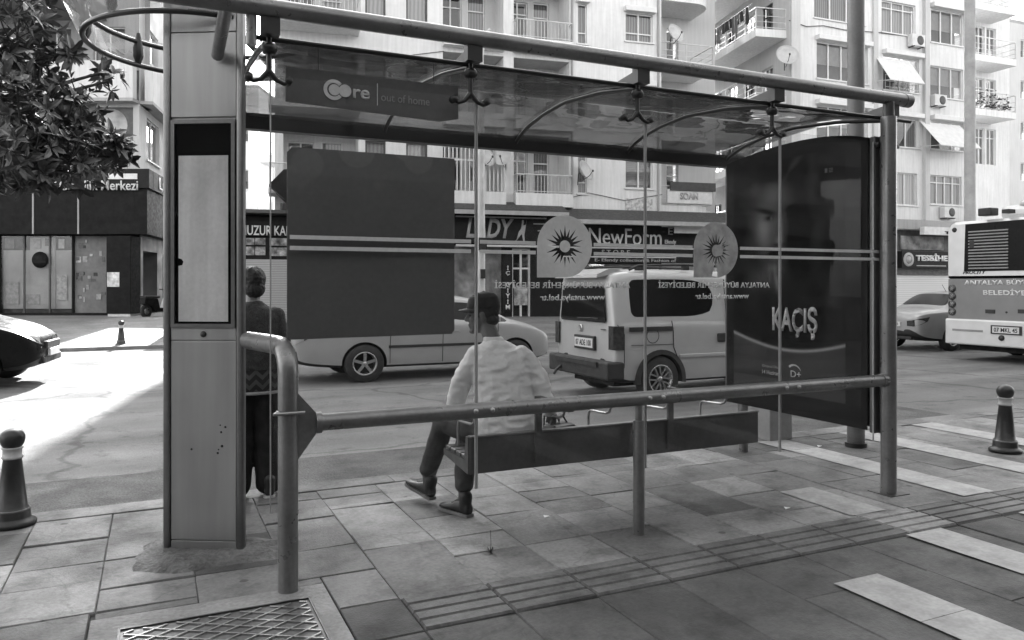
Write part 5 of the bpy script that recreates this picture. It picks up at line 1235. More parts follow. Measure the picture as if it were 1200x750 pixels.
SED = [(0, .46, .78, .84, .60, .42), (.05, .36, .86, .93, .74, .52), (.22, .27, .92, 1.0, .82, .60), (.75, .22, .95, 1.035, .855, .64), (1.05, .21, .96, 1.06, .86, .66), (1.12, .21, .96, 1.10, .86, .655), (1.62, .2, .96, 1.385, .865, .56), (1.75, .2, .96, 1.415, .865, .555),
       (2.36, .2, .955, 1.445, .87, .565), (2.44, .2, .955, 1.445, .87, .565), (2.95, .2, .95, 1.40, .87, .56), (3.05, .2, .95, 1.37, .87, .57), (3.62, .21, .93, 1.045, .865, .68), (3.72, .21, .92, 1.0, .86, .70), (4.15, .22, .83, .90, .83, .66), (4.38, .27, .71, .77, .76, .58), (4.5, .36, .58, .63, .60, .44)]
def sedan(label, x, y, z, rz, paint, group=None, front=True):
    t = thing('sedan', label, 'car', (x, y, z), rz, group)
    car_shell(t, SED, paint, [(1.12, 2.36), (2.44, 3.62)], [(1.12, 1.62), (3.05, 3.62)], (1.12, 3.72), .315, .87)
    wheels(t, (1.12, 3.72), .865, .315, .20, 5)
    for s_ in (-1, 1):
        b = MB(); b.box(1.5, 3.36, s_*.868-.008, s_*.868+.008, .56, .605, .004); b.build('side_strip', TRIM, t)
        b = MB(); yy = s_*.872
        for q in (1.52, 2.4, 3.38): line3(b, [(q, yy-s_*.012, .30), (q, yy-s_*.004, .52), (q+.01, yy-s_*.006, .80), (q+.02, yy-s_*.034, .94)], .005)
        b.build('door_gap', WELL, t)
        for q in (1.62, 2.52):
            b = MB(); b.box(q, q+.17, s_*.85-.02, s_*.85+.02, .80, .835, .006); b.build('handle', paint, t)
        b = MB(); b.bbox(3.2, 3.36, s_*.98-.09, s_*.98+.08, .96, 1.08, .03); b.build('mirror', paint, t)
        b = MB(); b.add([(4.02, s_*.82, .70), (4.30, s_*.765, .60), (4.475, s_*.52, .55), (4.44, s_*.50, .70), (4.27, s_*.72, .765), (4.06, s_*.80, .80)]+[(4.0, s_*.6, .7), (4.25, s_*.6, .62), (4.37, s_*.5, .6), (4.35, s_*.5, .7), (4.2, s_*.6, .75), (4.0, s_*.6, .78)], [(0,1,2,3,4,5), (0,6,7,1), (1,7,8,2), (2,8,9,3), (3,9,10,4), (4,10,11,5), (5,11,6,0)]); b.build('headlight', LAMPG, t)
        b = MB(); b.add([(.30, s_*.838, .84), (.06, s_*.765, .80), (-.01, s_*.60, .76), (-.012, s_*.45, .74), (-.005, s_*.45, .62), (.0, s_*.62, .61), (.08, s_*.765, .66), (.24, s_*.825, .74)]+[(.30, s_*.6, .84), (.1, s_*.6, .8), (.1, s_*.5, .76), (.1, s_*.45, .74), (.1, s_*.45, .62), (.1, s_*.5, .61), (.1, s_*.6, .66), (.24, s_*.6, .74)], [(0,1,2,3,4,5,6,7)]+[(i, (i+1) % 8, 8+(i+1) % 8, 8+i) for i in range(8)]); b.build('tail_light', TAILG, t)
    b = MB(); b.box(-.02, .06, -.27, .27, .60, .71, .006); pl_ = b.build('number_plate', PLATE, t)
    b = MB(); b.box(.0, .08, -.55, .55, .30, .36, .01); b.build('bumper_strip', TRIM, t)
    b = MB(); b.box(4.40, 4.515, -.36, .36, .53, .64, .015); b.box(4.42, 4.50, -.5, .5, .32, .42, .015); b.build('grille', TRIM, t)
    b = MB(); b.box(4.49, 4.53, -.26, .26, .42, .525, .005); b.build('number_plate', PLATE, t)
    b = MB(); b.tube([(1.9, -.1, 1.44), (1.75, -.1, 1.62)], .006, 6); b.build('aerial', TRIM, t)
    return t
ROADZ = -.08
sv = sedan('silver sedan on the road behind the blank notice and the seated man', 1.98, 12.55+.87, ROADZ, 0, pmat('silver_paint', .36))
sv.scale = (1.06, 1, 1)
s2 = sedan('pale sedan waiting beyond the bus, only its tail showing left of the bus', 16.55, 12.45+.87, ROADZ, 0, pmat('pale_car_paint', .3))
write('07 AJ 326', s2, BLACK, (-.022, 0, .655), (0,-1,0), (0,0,1), .44, .07, .002, bold=.02)
bk = sedan('black car entering the sunlit road at the left edge of the picture', -1.72-4.9, 14.25+1.3, ROADZ, R(-7), mat('black_car_paint', .01, .3, .0, var=0, fine=0, spec=.08)); bk.scale = (1.14, 1.1, 1.1)

# silver van
vt = thing('van', 'silver passenger van with roof rails seen through the glass beside the seated man', 'van', (5.62, 8.78+.86, ROADZ), 0)
VAN = [(0, .42, 1.0, 1.70, .76, .62), (.035, .34, 1.05, 1.78, .82, .68), (.12, .27, 1.09, 1.815, .85, .72), (.27, .24, 1.10, 1.83, .86, .73), (.36, .24, 1.10, 1.835, .86, .73), (.93, .22, 1.10, 1.84, .862, .74), (.97, .22, 1.10, 1.84, .862, .74), (1.74, .22, 1.09, 1.83, .862, .74), (1.84, .22, 1.09, 1.83, .862, .74), (1.95, .22, 1.09, 1.825, .862, .735),
       (2.75, .22, 1.06, 1.76, .86, .70), (2.85, .22, 1.06, 1.72, .86, .70), (3.45, .22, 1.02, 1.16, .85, .68), (3.6, .23, .98, 1.08, .84, .66), (4.0, .26, .86, .94, .78, .6), (4.12, .32, .7, .78, .7, .5), (4.18, .4, .6, .66, .55, .4)]
VP = pmat('van_paint', .46)
car_shell(vt, VAN, VP, [(.30, 1.78), (1.95, 3.45)], [(2.85, 3.45)], (.74, 3.35), .315, .862)
wheels(vt, (.74, 3.35), .862, .315, .205, 6, 1)
def vq(x, z): return (x, -.873, z)
for s_ in (-1, 1):
    y = s_*.868
    b = MB(); b.box(.22, .93, y-.012, y+.012, .985, 1.045, .004); b.build('slide_rail', TRIM, vt)
    b = MB(); b.box(1.05, 2.9, y-.014, y+.014, .60, .65, .008); b.build('side_strip', VP, vt)
    b = MB(); line3(b, [(.93, y-s_*.02, 1.12), (.94, y, 1.0), (.95, y, .75), (1.02, y, .60), (1.10, y-s_*.004, .45)], .006); line3(b, [(.25, y, .80), (.5, y, .795), (.95, y, .795)], .004); line3(b, [(1.9, y-s_*.09, 1.7), (1.9, y-s_*.03, 1.15), (1.9, y, 1.0), (1.9, y, .3)], .006); line3(b, [(.05, y+s_*-.04, 1.08), (.14, y-s_*.004, .95), (.14, y-s_*.01, .5)], .005); b.build('door_gap', WELL, vt)
    b = MB(); b.lathe([(.095, 0), (.1, .004*s_), (.105, 0)], (.60, y-s_*.002, .92), 24, 'Y'); b.build('fuel_cap', WELL, vt)
    b = MB(); b.bbox(1.72, 1.86, y-.02, y+.02, .80, .93, .018); b.build('handle', TRIM, vt)
    for xw in (.74, 3.35):
        b = MB(); b.smooth = True; n = 22
        A = [(xw+.41*math.cos(R(a)), y+s_*.012, .315+.41*math.sin(R(a))) for a in [-8+196*i/n for i in range(n+1)]]; Bq = [(xw+.345*math.cos(R(a)), y+s_*.016, .315+.345*math.sin(R(a))) for a in [-8+196*i/n for i in range(n+1)]]; Cq = [(p[0], y-s_*.06, p[2]) for p in A]; Dq = [(p[0], y-s_*.06, p[2]) for p in Bq]
        for i in range(n): b.quad(A[i], A[i+1], Bq[i+1], Bq[i]); b.quad(A[i], Cq[i], Cq[i+1], A[i+1]); b.quad(Bq[i], Bq[i+1], Dq[i+1], Dq[i])
        b.build('arch_trim', TRIM, vt)
    b = MB(); b.tube([(.35, s_*.66, 1.83), (.5, s_*.66, 1.89), (1.2, s_*.66, 1.905), (2.3, s_*.66, 1.885), (2.45, s_*.66, 1.82)], .018, 8)
    b.box(.45, .62, s_*.66-.02, s_*.66+.02, 1.82, 1.875); b.box(1.25, 1.36, s_*.66-.02, s_*.66+.02, 1.83, 1.89); b.build('roof_rail', TRIM, vt)
    b = MB(); b.add([(-.012, s_*.825, 1.06), (-.012, s_*.70, 1.06), (-.012, s_*.70, .74), (-.012, s_*.825, .74), (.13, s_*.872, 1.06), (.13, s_*.872, .74), (.1, s_*.70, 1.06), (.1, s_*.70, .74)], [(0,1,2,3), (0,3,5,4), (0,4,6,1), (3,2,7,5)]); b.build('tail_light', TAILG, vt)
    b = MB(); b.bbox(2.6, 2.75, s_*1.0-.11, s_*1.0+.1, 1.1, 1.28, .03); b.build('mirror', TRIM, vt)
b = MB(); b.prism([(-.60, 1.10), (.60, 1.10), (.63, 1.14), (.57, 1.56), (.53, 1.60), (-.53, 1.60), (-.57, 1.56), (-.63, 1.14)], (-.006, 0, 0), (0,1,0), (0,0,1), -.016); rw = b.build('rear_window', CARGLASS, vt); rw.rotation_euler = (0, 0, 0)
b = MB(); b.tube([(-.035, .1, 1.14), (-.03, -.3, 1.155), (-.028, -.45, 1.15)], .008, 6); b.build('wiper', TRIM, vt)
b = MB(); b.prism([(-.14, 1.72), (.12, 1.77), (.2, 1.82), (.3, 1.855), (.05, 1.84), (-.13, 1.765)], (0, .6, 0), (1,0,0), (0,0,1), 1.2); b.build('spoiler', VP, vt)
b = MB(); b.bbox(-.12, .16, -.845, .845, .33, .58, .03); b.box(-.15, -.11, -.6, .6, .5, .56); b.build('rear_bumper', TRIM, vt)
b = MB(); b.box(-.04, .02, -.36, .20, .70, .90, .01); pf = b.build('plate_frame', TRIM, vt)
b = MB(); b.box(-.048, -.038, -.33, .17, .735, .865); np_ = b.build('number_plate', PLATE, vt)
write('07 ADE 100', vt, BLACK, (-.0485, -.08, .80), (0,-1,0), (0,0,1), .43, .085, .002, bold=.015)
b = MB(); b.lathe([(.03, -.012), (.045, -.018), (.055, -.01)], (-.01, .05, 1.0), 16, 'X'); b.box(-.022, -.01, .005, .095, .994, 1.006); b.build('emblem', RIM, vt)
b = MB(); b.box(-.012, .0, -.62, -.5, 1.0, 1.01); b.build('model_mark', TRIM, vt)
b = MB(); b.tube([(.1, .2, .32), (.3, .2, .26), (.9, .2, .28)], .03, 8); b.box(.2, .9, -.5, .6, .2, .3); b.build('exhaust', WELL, vt)
b = MB(); b.tube([(-.12, .45, .42), (-.2, .45, .36), (-.24, .45, .30)], .022, 8); b.build('tow_hook', TRIM, vt)

# municipal bus at the right edge
BX = 15.8
bt = thing('bus', 'grey and white city bus seen from behind at the right edge of the picture', 'bus', (BX, 10.05, ROADZ), 0)
def bp(x, y, dx=0.):                                    # photo pixel -> bus rear plane (local y, z)
    t_ = (x-600)/F; X = BX+dx; Y = X*(CC-SS*t_)/(CC*t_+SS); d = X*SS+Y*CC; return Y-10.05, H-(y-333)*d/F-ROADZ
BW = pmat('bus_white', .6); BG = pmat('bus_grey', .2)
def sect(x, zs, zt, w, r): return [(x, y, z) for y, z in [(-w, zs+.06), (-w*.97, zs), (w*.97, zs), (w, zs+.06), (w, zt-r)]+[(w-r+r*math.cos(R(a)), zt-r+r*math.sin(R(a))) for a in (25, 50, 75)]+[(w-r*1.6, zt), (-w+r*1.6, zt)]+[(-w+r-r*math.cos(R(a)), zt-r+r*math.sin(R(a))) for a in (75, 50, 25)]+[(-w, zt-r)]]
def bus_body(z0, z1, r, m, nm, w=1.245):
    S = [sect(0, z0, z1-(.06 if r else 0), w-.03, r or .01), sect(.04, z0, z1, w, r or .01), sect(9.0, z0, z1, w, r or .01)]; n = len(S[0]); b = MB()
    b.add([p for s in S for p in s], [tuple(range(n))[::-1], tuple(range(2*n, 3*n))]+[(i*n+j, i*n+(j+1) % n, (i+1)*n+(j+1) % n, (i+1)*n+j) for i in range(2) for j in range(n)]); return b.build(nm, m, bt)
zsp = bp(1150, 326)[1]
bus_body(.36, zsp-.012, 0, BG, 'lower_body'); bus_body(zsp+.012, 2.98, .22, BW, 'body'); bus_body(zsp-.011, zsp+.011, 0, TRIM, 'waist_strip', 1.24)
yl, zl = bp(1130, 318); yr_, zt_ = -1.1, bp(1130, 263)[1]
b = MB(); b.prism([(yl, zl), (-1.12, zl), (-1.12, zt_+.02), (yl-.03, zt_)], (-.001, 0, 0), (0,1,0), (0,0,1), -.010); pn = b.build('rear_panel', mat('bus_glass', .008, .3, spec=.1), bt)
for k in range(13):
    y0, z_ = bp(1135.5, 272+k*3.55); y1, _ = bp(1182, 272); b = MB(); b.obox((-.018, (y0+y1)/2, z_), (.008, 0, .006), (0, (y0-y1)/2, 0), (-.004, 0, .008)); b.build('louvre', mat('louvre_grey', .3, .5), pn)
b = MB(); y0, z0 = bp(1137, 282); b.box(-.03, -.012, y0-.1, y0, z0-.16, z0); b.build('latch', TRIM, pn)
def bwr(s, m, x0, y0, x1, y1, **k):
    a, z = bp((x0+x1)/2, (y0+y1)/2, -.01); p, _ = bp(x0, y0); q, _ = bp(x1, y1); return write(s, bt, m, (-.004, a, z), (0,-1,0), (0,0,1), abs(q-p), bp(x0, y0)[1]-bp(x0, y1)[1], .004, **k)
BL = mat('bus_letter', .62, .5)
bwr('ANTALYA BÜYÜKŞEHİR', BL, 1126.5, 326.5, 1246, 335, bold=.025); bwr('BELEDİYESİ', BL, 1151, 338.5, 1212, 346, bold=.025)
bwr('PROCITY', TRIM, 1128, 317.2, 1155, 321, bold=.02, shear=.3)
for k in range(4):
    y0, z0 = bp(1116, 338+k*9.1); b = MB(); b.lathe([(0, -.03), (.055, -.03), (.06, -.025)], (0, y0, z0), 18, 'X'); b.lathe([(.06, -.03), (.078, -.028), (.085, 0)], (0, y0, z0), 20, 'X'); lp = b.build('tail_light', TAILG, bt)
    b = MB()
    for q in range(6): a = q*math.pi/3; b.obox((-.031, y0+.028*math.cos(a), z0+.028*math.sin(a)), (.002, 0, 0), (0, .02*math.cos(a), .02*math.sin(a)), (0, -.006*math.sin(a), .006*math.cos(a)))
    b.build('lens', LAMPG, lp)
for x, y, r in ((1118.5, 269.5, .055), (1115, 381.5, .05)):
    y0, z0 = bp(x, y); b = MB(); b.lathe([(0, -.02), (r*.8, -.02), (r, 0)], (0, y0, z0), 16, 'X'); b.build('marker_lamp', TRIM, bt)
for x in (1160.5, 1199):
    y0, z0 = bp(x, 365); b = MB(); b.box(-.012, 0, y0-.1, y0+.1, z0-.04, z0+.04); b.build('flap', TRIM, bt)
y0, z0 = bp(1179.5, 366); b = MB(); b.lathe([(0, -.01), (.02, -.01), (.022, 0)], (0, y0, z0), 12, 'X'); b.build('lock', TRIM, bt)
b = MB(); b.bbox(-.10, .3, -1.26, 1.225, .34, bp(1150, 374.5)[1], .03); b.build('rear_bumper', BW, bt)
b = MB(); y0, z0 = bp(1120, 386); y1, _ = bp(1155, 386); b.box(-.112, -.095, y1, y0, z0-.02, z0+.02); b.build('bumper_groove', mat('groove_grey', .22, .5), bt)
y0, z0 = bp(1161, 386, -.12); y1 = y0-.62; b = MB(); b.box(-.125, -.1, y1, y0, z0-.09, z0+.09); b.build('plate_frame', TRIM, bt)
b = MB(); b.box(-.132, -.124, y1+.04, y0-.04, z0-.065, z0+.065); b.build('number_plate', PLATE, bt); write('07 MKL 45', bt, BLACK, (-.1325, (y0+y1)/2, z0), (0,-1,0), (0,0,1), .48, .09, .002, bold=.02)
y0, z0 = bp(1177.5, 396); b = MB(); b.lathe([(0, -.14), (.05, -.135), (.06, -.1)], (0, y0, z0), 14, 'X'); b.build('tow_cap', TRIM, bt)
y0, z0 = bp(1158, 252); b = MB(); b.bbox(-.16, .1, y0-.16, y0+.12, z0-.02, z0+.14, .02); b.box(-.12, .1, y0-.5, y0-.36, z0+.0, z0+.08); b.build('rear_camera', TRIM, bt)
b = MB(); b.bbox(.4, 3.2, -.95, .35, 2.985, 3.28, .1); b.lathe([(0, .0), (.22, .0), (.2, .08), (0, .14)], (.6, -.2, 3.26), 18); b.build('roof_unit', BW, bt)
for xw in (2.2, 6.6):
    for s_ in (-1, 1): wheel(bt, xw, s_*1.1, .46, .28, 8, s_)
b = MB(); b.box(.15, 8.8, -1.05, 1.05, .22, .359); b.build('chassis', WELL, bt)
# scooter by the salon corner
p = rf((184.5-600)/F*29.5, 29.5)
mt = thing('scooter', 'small dark scooter parked by the salon corner, half hidden by the totem', 'scooter', (p.x, p.y, .27), -YAW+R(70))
for x in (-.55, .6):
    b = MB(); b.lathe([(.13, -.05), (.23, -.05), (.26, -.02), (.26, .02), (.23, .05), (.13, .05), (.13, -.05)], (x, 0, .26), 22, 'Y'); w_ = b.build('wheel', RUBBER, mt); b = MB(); b.lathe([(0, -.02), (.14, -.03), (.14, .03), (0, .02)], (x, 0, .26), 14, 'Y'); b.build('rim', RIM, w_)
b = MB(); b.prism([(-.75, .55), (-.7, .75), (-.1, .72), (0, .38), (.35, .36), (.52, .95), (.6, .93), (.62, .5), (.4, .22), (-.2, .22), (-.4, .45)], (0, .13, 0), (1,0,0), (0,0,1), .26); b.build('body', SHOPD, mt)
b = MB(); b.bbox(-.72, .0, -.15, .15, .74, .84, .03); b.build('seat', RUBBER, mt)
b = MB(); b.tube([(.62, 0, .3), (.52, 0, .95), (.48, 0, 1.05)], .03, 8); b.tube([(.42, -.32, 1.08), (.48, 0, 1.05), (.42, .32, 1.08)], .018, 8); b.build('handlebar', DARKM, mt)
b = MB(); b.bbox(.5, .66, -.1, .1, .82, .98, .03); b.build('headlight', WHITE, mt)
b = MB(); b.prism([(.28, .28), (.5, .3), (.6, .8), (.5, .8)], (0, .19, 0), (1,0,0), (0,0,1), .38); b.build('leg_shield', WHITE, mt)
# ------------------------------------------------------------------ people
def ell(b, c, rx, ry, rz, M=None, n=14, m=10):
    c = Vector(c); vs = []; M = M or Matrix.Identity(3); sm = b.smooth; b.smooth = True
    for i in range(m+1):
        t_ = math.pi*i/m
        for j in range(n):
            a = 2*math.pi*j/n; vs.append(c+M @ Vector((rx*math.sin(t_)*math.cos(a), ry*math.sin(t_)*math.sin(a), rz*math.cos(t_))))
    b.add(vs, [(i*n+j, (i+1)*n+j, (i+1)*n+(j+1) % n, i*n+(j+1) % n) for i in range(m) for j in range(n)]); b.smooth = sm
def capsule(b, pts, rs, n=14):
    """closed rounded tapering limb through the joints"""
    pts = [Vector(p) for p in pts]; P, Q = [], []
    for i in range(len(pts)-1):                          # rounded joints: Catmull-like in-between points
        P.append(pts[i]); Q.append(rs[i]); P.append((pts[i]*2+pts[i+1])/3); Q.append((rs[i]*2+rs[i+1])/3); P.append((pts[i]+pts[i+1]*2)/3); Q.append((rs[i]+rs[i+1]*2)/3)
    P.append(pts[-1]); Q.append(rs[-1])
    d0 = (P[0]-P[1]).normalized(); d1 = (P[-1]-P[-2]).normalized()
    A = [(P[0]+d0*Q[0]*k, Q[0]*math.sqrt(max(0.02, 1-k*k))) for k in (.98, .75, .4)]; Z = [(P[-1]+d1*Q[-1]*k, Q[-1]*math.sqrt(max(0.02, 1-k*k))) for k in (.4, .75, .98)]
    allp = A+list(zip(P, Q))+Z; b.tube([p for p, _ in allp], .1, n, True, [q for _, q in allp])
    for p, q in zip(pts[1:-1], rs[1:-1]): ell(b, p, q, q, q)
def loft(b, rings, n=22, e=2.3):
    vs = []; sm = b.smooth; b.smooth = True
    for c, a, d in rings:
        c, a, d = Vector(c), Vector(a), Vector(d)
        for j in range(n):
            t_ = 2*math.pi*j/n; ct, st = math.cos(t_), math.sin(t_); vs.append(c+a*math.copysign(abs(ct)**(2/e), ct)+d*math.copysign(abs(st)**(2/e), st))
    k = len(rings); b.add(vs, [(i*n+j, i*n+(j+1) % n, (i+1)*n+(j+1) % n, (i+1)*n+j) for i in range(k-1) for j in range(n)]+[tuple(range(n))[::-1], tuple(range((k-1)*n, k*n))]); b.smooth = sm
def fuse(b, name, m, parent, voxel=.008, smooth=4, wrinkle=0., wscale=14., stretch=(1, 1, 1), below=None):
    me = bpy.data.meshes.new(name); me.from_pydata(b.v, [], b.f)
    bm = bmesh.new(); bm.from_mesh(me); bmesh.ops.recalc_face_normals(bm, faces=bm.faces[:]); bm.to_mesh(me); bm.free()
    def setup(o):
        r = o.modifiers.new('r', 'REMESH'); r.mode = 'VOXEL'; r.voxel_size = voxel; r.use_smooth_shade = True
        s = o.modifiers.new('s', 'SMOOTH'); s.iterations = smooth; s.factor = .5
    q = evalmesh(me, setup); q.materials.clear(); q.materials.append(m); q.name = name
    if wrinkle:
        ns = [v.normal.copy() for v in q.vertices]
        for v, n_ in zip(q.vertices, ns):
            p = v.co; x = Vector((p.x*stretch[0], p.y*stretch[1], p.z*stretch[2]))*wscale
            w_ = noise.noise(x); r_ = 1-abs(noise.noise(x*.7+Vector((3, 1, 7))))*2.2; v.co = p+n_*wrinkle*(w_+.8*r_-.5)
    q.polygons.foreach_set('use_smooth', [True]*len(q.polygons))
    return link(name, q, parent)
def frame3(fwd, up=(0,0,1)):
    f_ = Vector(fwd).normalized(); u = Vector(up); l = u.cross(f_).normalized(); u = f_.cross(l); return Matrix((f_, l, u)).transposed()
def head_into(b, c, M, k=1.):
    c = Vector(c)
    def P(x, y, z): return c+M @ (Vector((x, y, z))*k)
    E = lambda x, y, z, a, e, f_: ell(b, P(x, y, z), a*k, e*k, f_*k, M)
    E(-.012, 0, .035, .098, .076, .095); E(.03, 0, -.045, .066, .058, .08); E(-.03, 0, -.02, .07, .066, .07)
    capsule(b, [P(.088, 0, .012), P(.112, 0, -.028)], [.010*k, .0165*k]); E(.098, .012, -.034, .012, .012, .009); E(.098, -.012, -.034, .012, .012, .009)
    E(.09, 0, -.064, .014, .026, .009); E(.086, 0, -.078, .014, .023, .009); E(.074, 0, -.108, .026, .03, .02); E(.08, 0, .022, .018, .052, .012)
    E(.062, .038, -.03, .022, .018, .02); E(.062, -.038, -.03, .022, .018, .02)
    for s_ in (1, -1): E(-.008, s_*.077, -.012, .02, .009, .034); E(-.004, s_*.08, -.04, .011, .008, .012)
    return P
def eyes(parent, P, M, k=1.):
    for s_ in (1, -1):
        b = MB(); ell(b, P(.081, s_*.031, -.002), .006*k, .011*k, .006*k, M); b.build('eye', mat('eye_dark', .03, .2), parent)
def hand_into(b, wrist, d, palm_n, s=1., curl=.5, side=1):
    """palm, four unequal curled fingers and a thumb leaving the side of the palm"""
    w_ = Vector(wrist); d = Vector(d).normalized(); n_ = Vector(palm_n); n_ = (n_-d*n_.dot(d)).normalized(); a = d.cross(n_)*side
    loft(b, [(w_-d*.01, a*.024, n_*.017), (w_+d*.02, a*.034, n_*.017), (w_+d*.06, a*.041, n_*.016), (w_+d*.09, a*.040, n_*.013), (w_+d*.098, a*.034, n_*.009)], 14)
    for i, (o, l) in enumerate(((-.031, .068), (-.0105, .078), (.0105, .073), (.031, .056))):
        p = w_+d*.085+a*o; c1 = curl*.6; q1 = p+(d*math.cos(c1)+n_*math.sin(c1))*l*.45; c2 = curl*1.5; q2 = q1+(d*math.cos(c2)+n_*math.sin(c2))*l*.33; c3 = curl*2.1; q3 = q2+(d*math.cos(c3)+n_*math.sin(c3))*l*.24
        capsule(b, [p, q1, q2, q3], [.0092, .0086, .008, .007], 8)
    p = w_+d*.03-a*.032; q1 = p+(d*.65-a*.7+n_*.3).normalized()*.038; q2 = q1+(d*.9-a*.25+n_*.45).normalized()*.03; capsule(b, [w_+d*.02-a*.015, p, q1, q2], [.014, .0125, .0105, .0085], 8)
def shoe(parent, heel, toe, m, sole_m, h=.085):
    heel, toe = Vector(heel), Vector(toe); d = (toe-heel); L_ = d.length; d.normalize(); s_ = d.cross(Vector((0,0,1))).normalized(); u = s_.cross(d)
    def C(t_, z): return heel+d*L_*t_+u*z
    b = MB(); loft(b, [(C(-.02, .045), s_*.022, u*.022), (C(.02, .05), s_*.034, u*.040), (C(.18, .055), s_*.038, u*.046), (C(.36, .052), s_*.038, u*.042), (C(.55, .042), s_*.043, u*.030), (C(.75, .036), s_*.047, u*.022), (C(.92, .032), s_*.040, u*.017), (C(1.0, .028), s_*.02, u*.010)], 16)
    capsule(b, [C(.16, .06), C(.14, .13)], [.042, .045]); o = fuse(b, 'shoe', m, parent, .006, 3)
    b = MB(); P = [(-.03, .6), (.0, .85), (.1, 1), (.4, .92), (.7, 1.18), (.88, 1.08), (.98, .7), (1.02, .25)]
    pts = [(t_*L_, w_*.042) for t_, w_ in P]+[(t_*L_, -w_*.042) for t_, w_ in P[::-1]]; b.prism(pts, C(0, .0)-u*.0, d, -s_, .02); b.build('sole', sole_m, o)
    b = MB()
    for k in range(4): t_ = .40+.07*k; z_ = .098-.010*k; b.tube([C(t_, z_-.006)-s_*.022, C(t_+.01, z_+.002), C(t_, z_-.006)+s_*.022], .0035, 5)
    b.build('laces', sole_m, o)
SKIN = mat('skin', .11, .5, var=.1, scale=9, spec=.4); SKIN2 = mat('skin_pale', .25, .5, var=.08, scale=9)
HAIR = mat('hair', .015, .6, var=.4, scale=30, bump=.5, bscale=70)
SHIRT = mat('shirt_cloth', .7, .9, var=.05, scale=6, bump=.35, bscale=26, fine=.04, spec=.2); TROUS = mat('trouser_cloth', .045, .85, var=.2, scale=8, bump=.2, bscale=180)
SHOEM = mat('shoe_dark', .016, .5); SOLE = mat('shoe_sole', .16, .6)

# ---- seated man
o0 = Vector((2.08, 4.66, 0)); man = thing('person', 'seated man in dark cap and loose pale shirt looking left from the bench end', 'person', o0)
def W(x, y, z): return Vector((x, y, z))-o0
Rt = Vector((.905, -.425, 0)); Fd = Vector((.425, .905, 0))
hipL, hipR = W(2.02, 4.70, .57), W(2.20, 4.63, .57); knL, knR = W(1.845, 5.09, .575), W(2.0, 5.04, .565); anL, anR = W(1.76, 5.185, .135), W(1.885, 4.81, .11)
shL, shR = W(1.925, 4.75, 1.09), W(2.245, 4.595, 1.09); elL, elR = W(1.84, 4.84, .76), W(2.355, 4.55, .78); wrL, wrR = W(1.925, 5.02, .68), W(2.50, 4.74, .665)
hc = W(2.015, 4.80, 1.345); HM = frame3((-.86, .51, -.06))
b = MB()
loft(b, [(W(2.11, 4.65, .50), Rt*.15, Fd*.11), (W(2.11, 4.65, .62), Rt*.15, Fd*.10), (W(2.10, 4.67, .80), Rt*.14, Fd*.095), (W(2.09, 4.68, 1.0), Rt*.14, Fd*.10), (W(2.085, 4.69, 1.1), Rt*.11, Fd*.075), (W(2.07, 4.72, 1.17), Rt*.07, Fd*.06)])
capsule(b, [W(2.075, 4.71, 1.10), W(2.055, 4.74, 1.19), hc+HM @ Vector((-.025, 0, -.07))], [.066, .058, .056])
for s_, e_, w_, i_ in ((shL, elL, wrL, .045), (shR, elR, wrR, -.045)): capsule(b, [s_+Vector((i_, -i_*.45, -.045)), s_+(e_-s_)*.5, e_, w_], [.04, .036, .034, .027])
for h_, k_, a_ in ((hipL, knL, anL), (hipR, knR, anR)): capsule(b, [h_, k_, a_, a_+Vector((0, 0, -.06))], [.075, .055, .036, .034])
hand_into(b, wrL, (wrL-elL)+Vector((.05, .05, -.05)), (0, 0, -1), curl=.5, side=-1); hand_into(b, wrR, (wrR-elR)+Vector((0, .02, -.05)), (-.3, 0, -1), curl=.7, side=1)
Ph = head_into(b, hc, HM); body = fuse(b, 'body', SKIN, man, .0062, 3); eyes(man, Ph, HM)
b = MB(); ell(b, hc+HM @ Vector((-.02, 0, .03)), .099, .081, .088, HM); ell(b, hc+HM @ Vector((-.055, 0, -.035)), .058, .07, .05, HM); fuse(b, 'hair', HAIR, man, .006, 2)
b = MB()                                        # cap: round crown, bent brim
loft(b, [(hc+HM @ Vector((-.005, 0, .042)), HM @ Vector((.112, 0, 0)), HM @ Vector((0, .09, 0))), (hc+HM @ Vector((-.01, 0, .075)), HM @ Vector((.113, 0, 0)), HM @ Vector((0, .092, 0))), (hc+HM @ Vector((-.012, 0, .115)), HM @ Vector((.10, 0, 0)), HM @ Vector((0, .083, 0))), (hc+HM @ Vector((-.015, 0, .142)), HM @ Vector((.07, 0, 0)), HM @ Vector((0, .058, 0))), (hc+HM @ Vector((-.015, 0, .153)), HM @ Vector((.03, 0, 0)), HM @ Vector((0, .025, 0)))], 20, 2.)
ell(b, hc+HM @ Vector((-.05, 0, .05)), .075, .086, .045, HM); ell(b, hc+HM @ Vector((-.015, 0, .155)), .012, .012, .006, HM)
cap = fuse(b, 'cap', mat('cap_cloth', .013, .8, bump=.2, bscale=200), man, .006, 3)
b = MB(); n = 12; A = []
for j, q in enumerate((0, .5, 1)):
    for i in range(n+1):
        a = R(-68+136*i/n); A.append(hc+HM @ Vector(((.095+.075*q*math.cos(a)**.5)*math.cos(a)-.005, (.085+.0*q)*math.sin(a), .045-.012*q-.022*abs(math.sin(a))**2*q)))
A2 = [p+HM @ Vector((0, 0, .006)) for p in A]; N_ = len(A)
fs = [(j*(n+1)+i, j*(n+1)+i+1, (j+1)*(n+1)+i+1, (j+1)*(n+1)+i) for j in range(2) for i in range(n)]
b.add(A+A2, fs+[tuple(q+N_ for q in f_)[::-1] for f_ in fs]+[(2*(n+1)+i, 2*(n+1)+i+1, N_+2*(n+1)+i+1, N_+2*(n+1)+i) for i in range(n)]); b.build('brim', mat('cap_cloth', .013), cap, smooth=True)
b = MB()
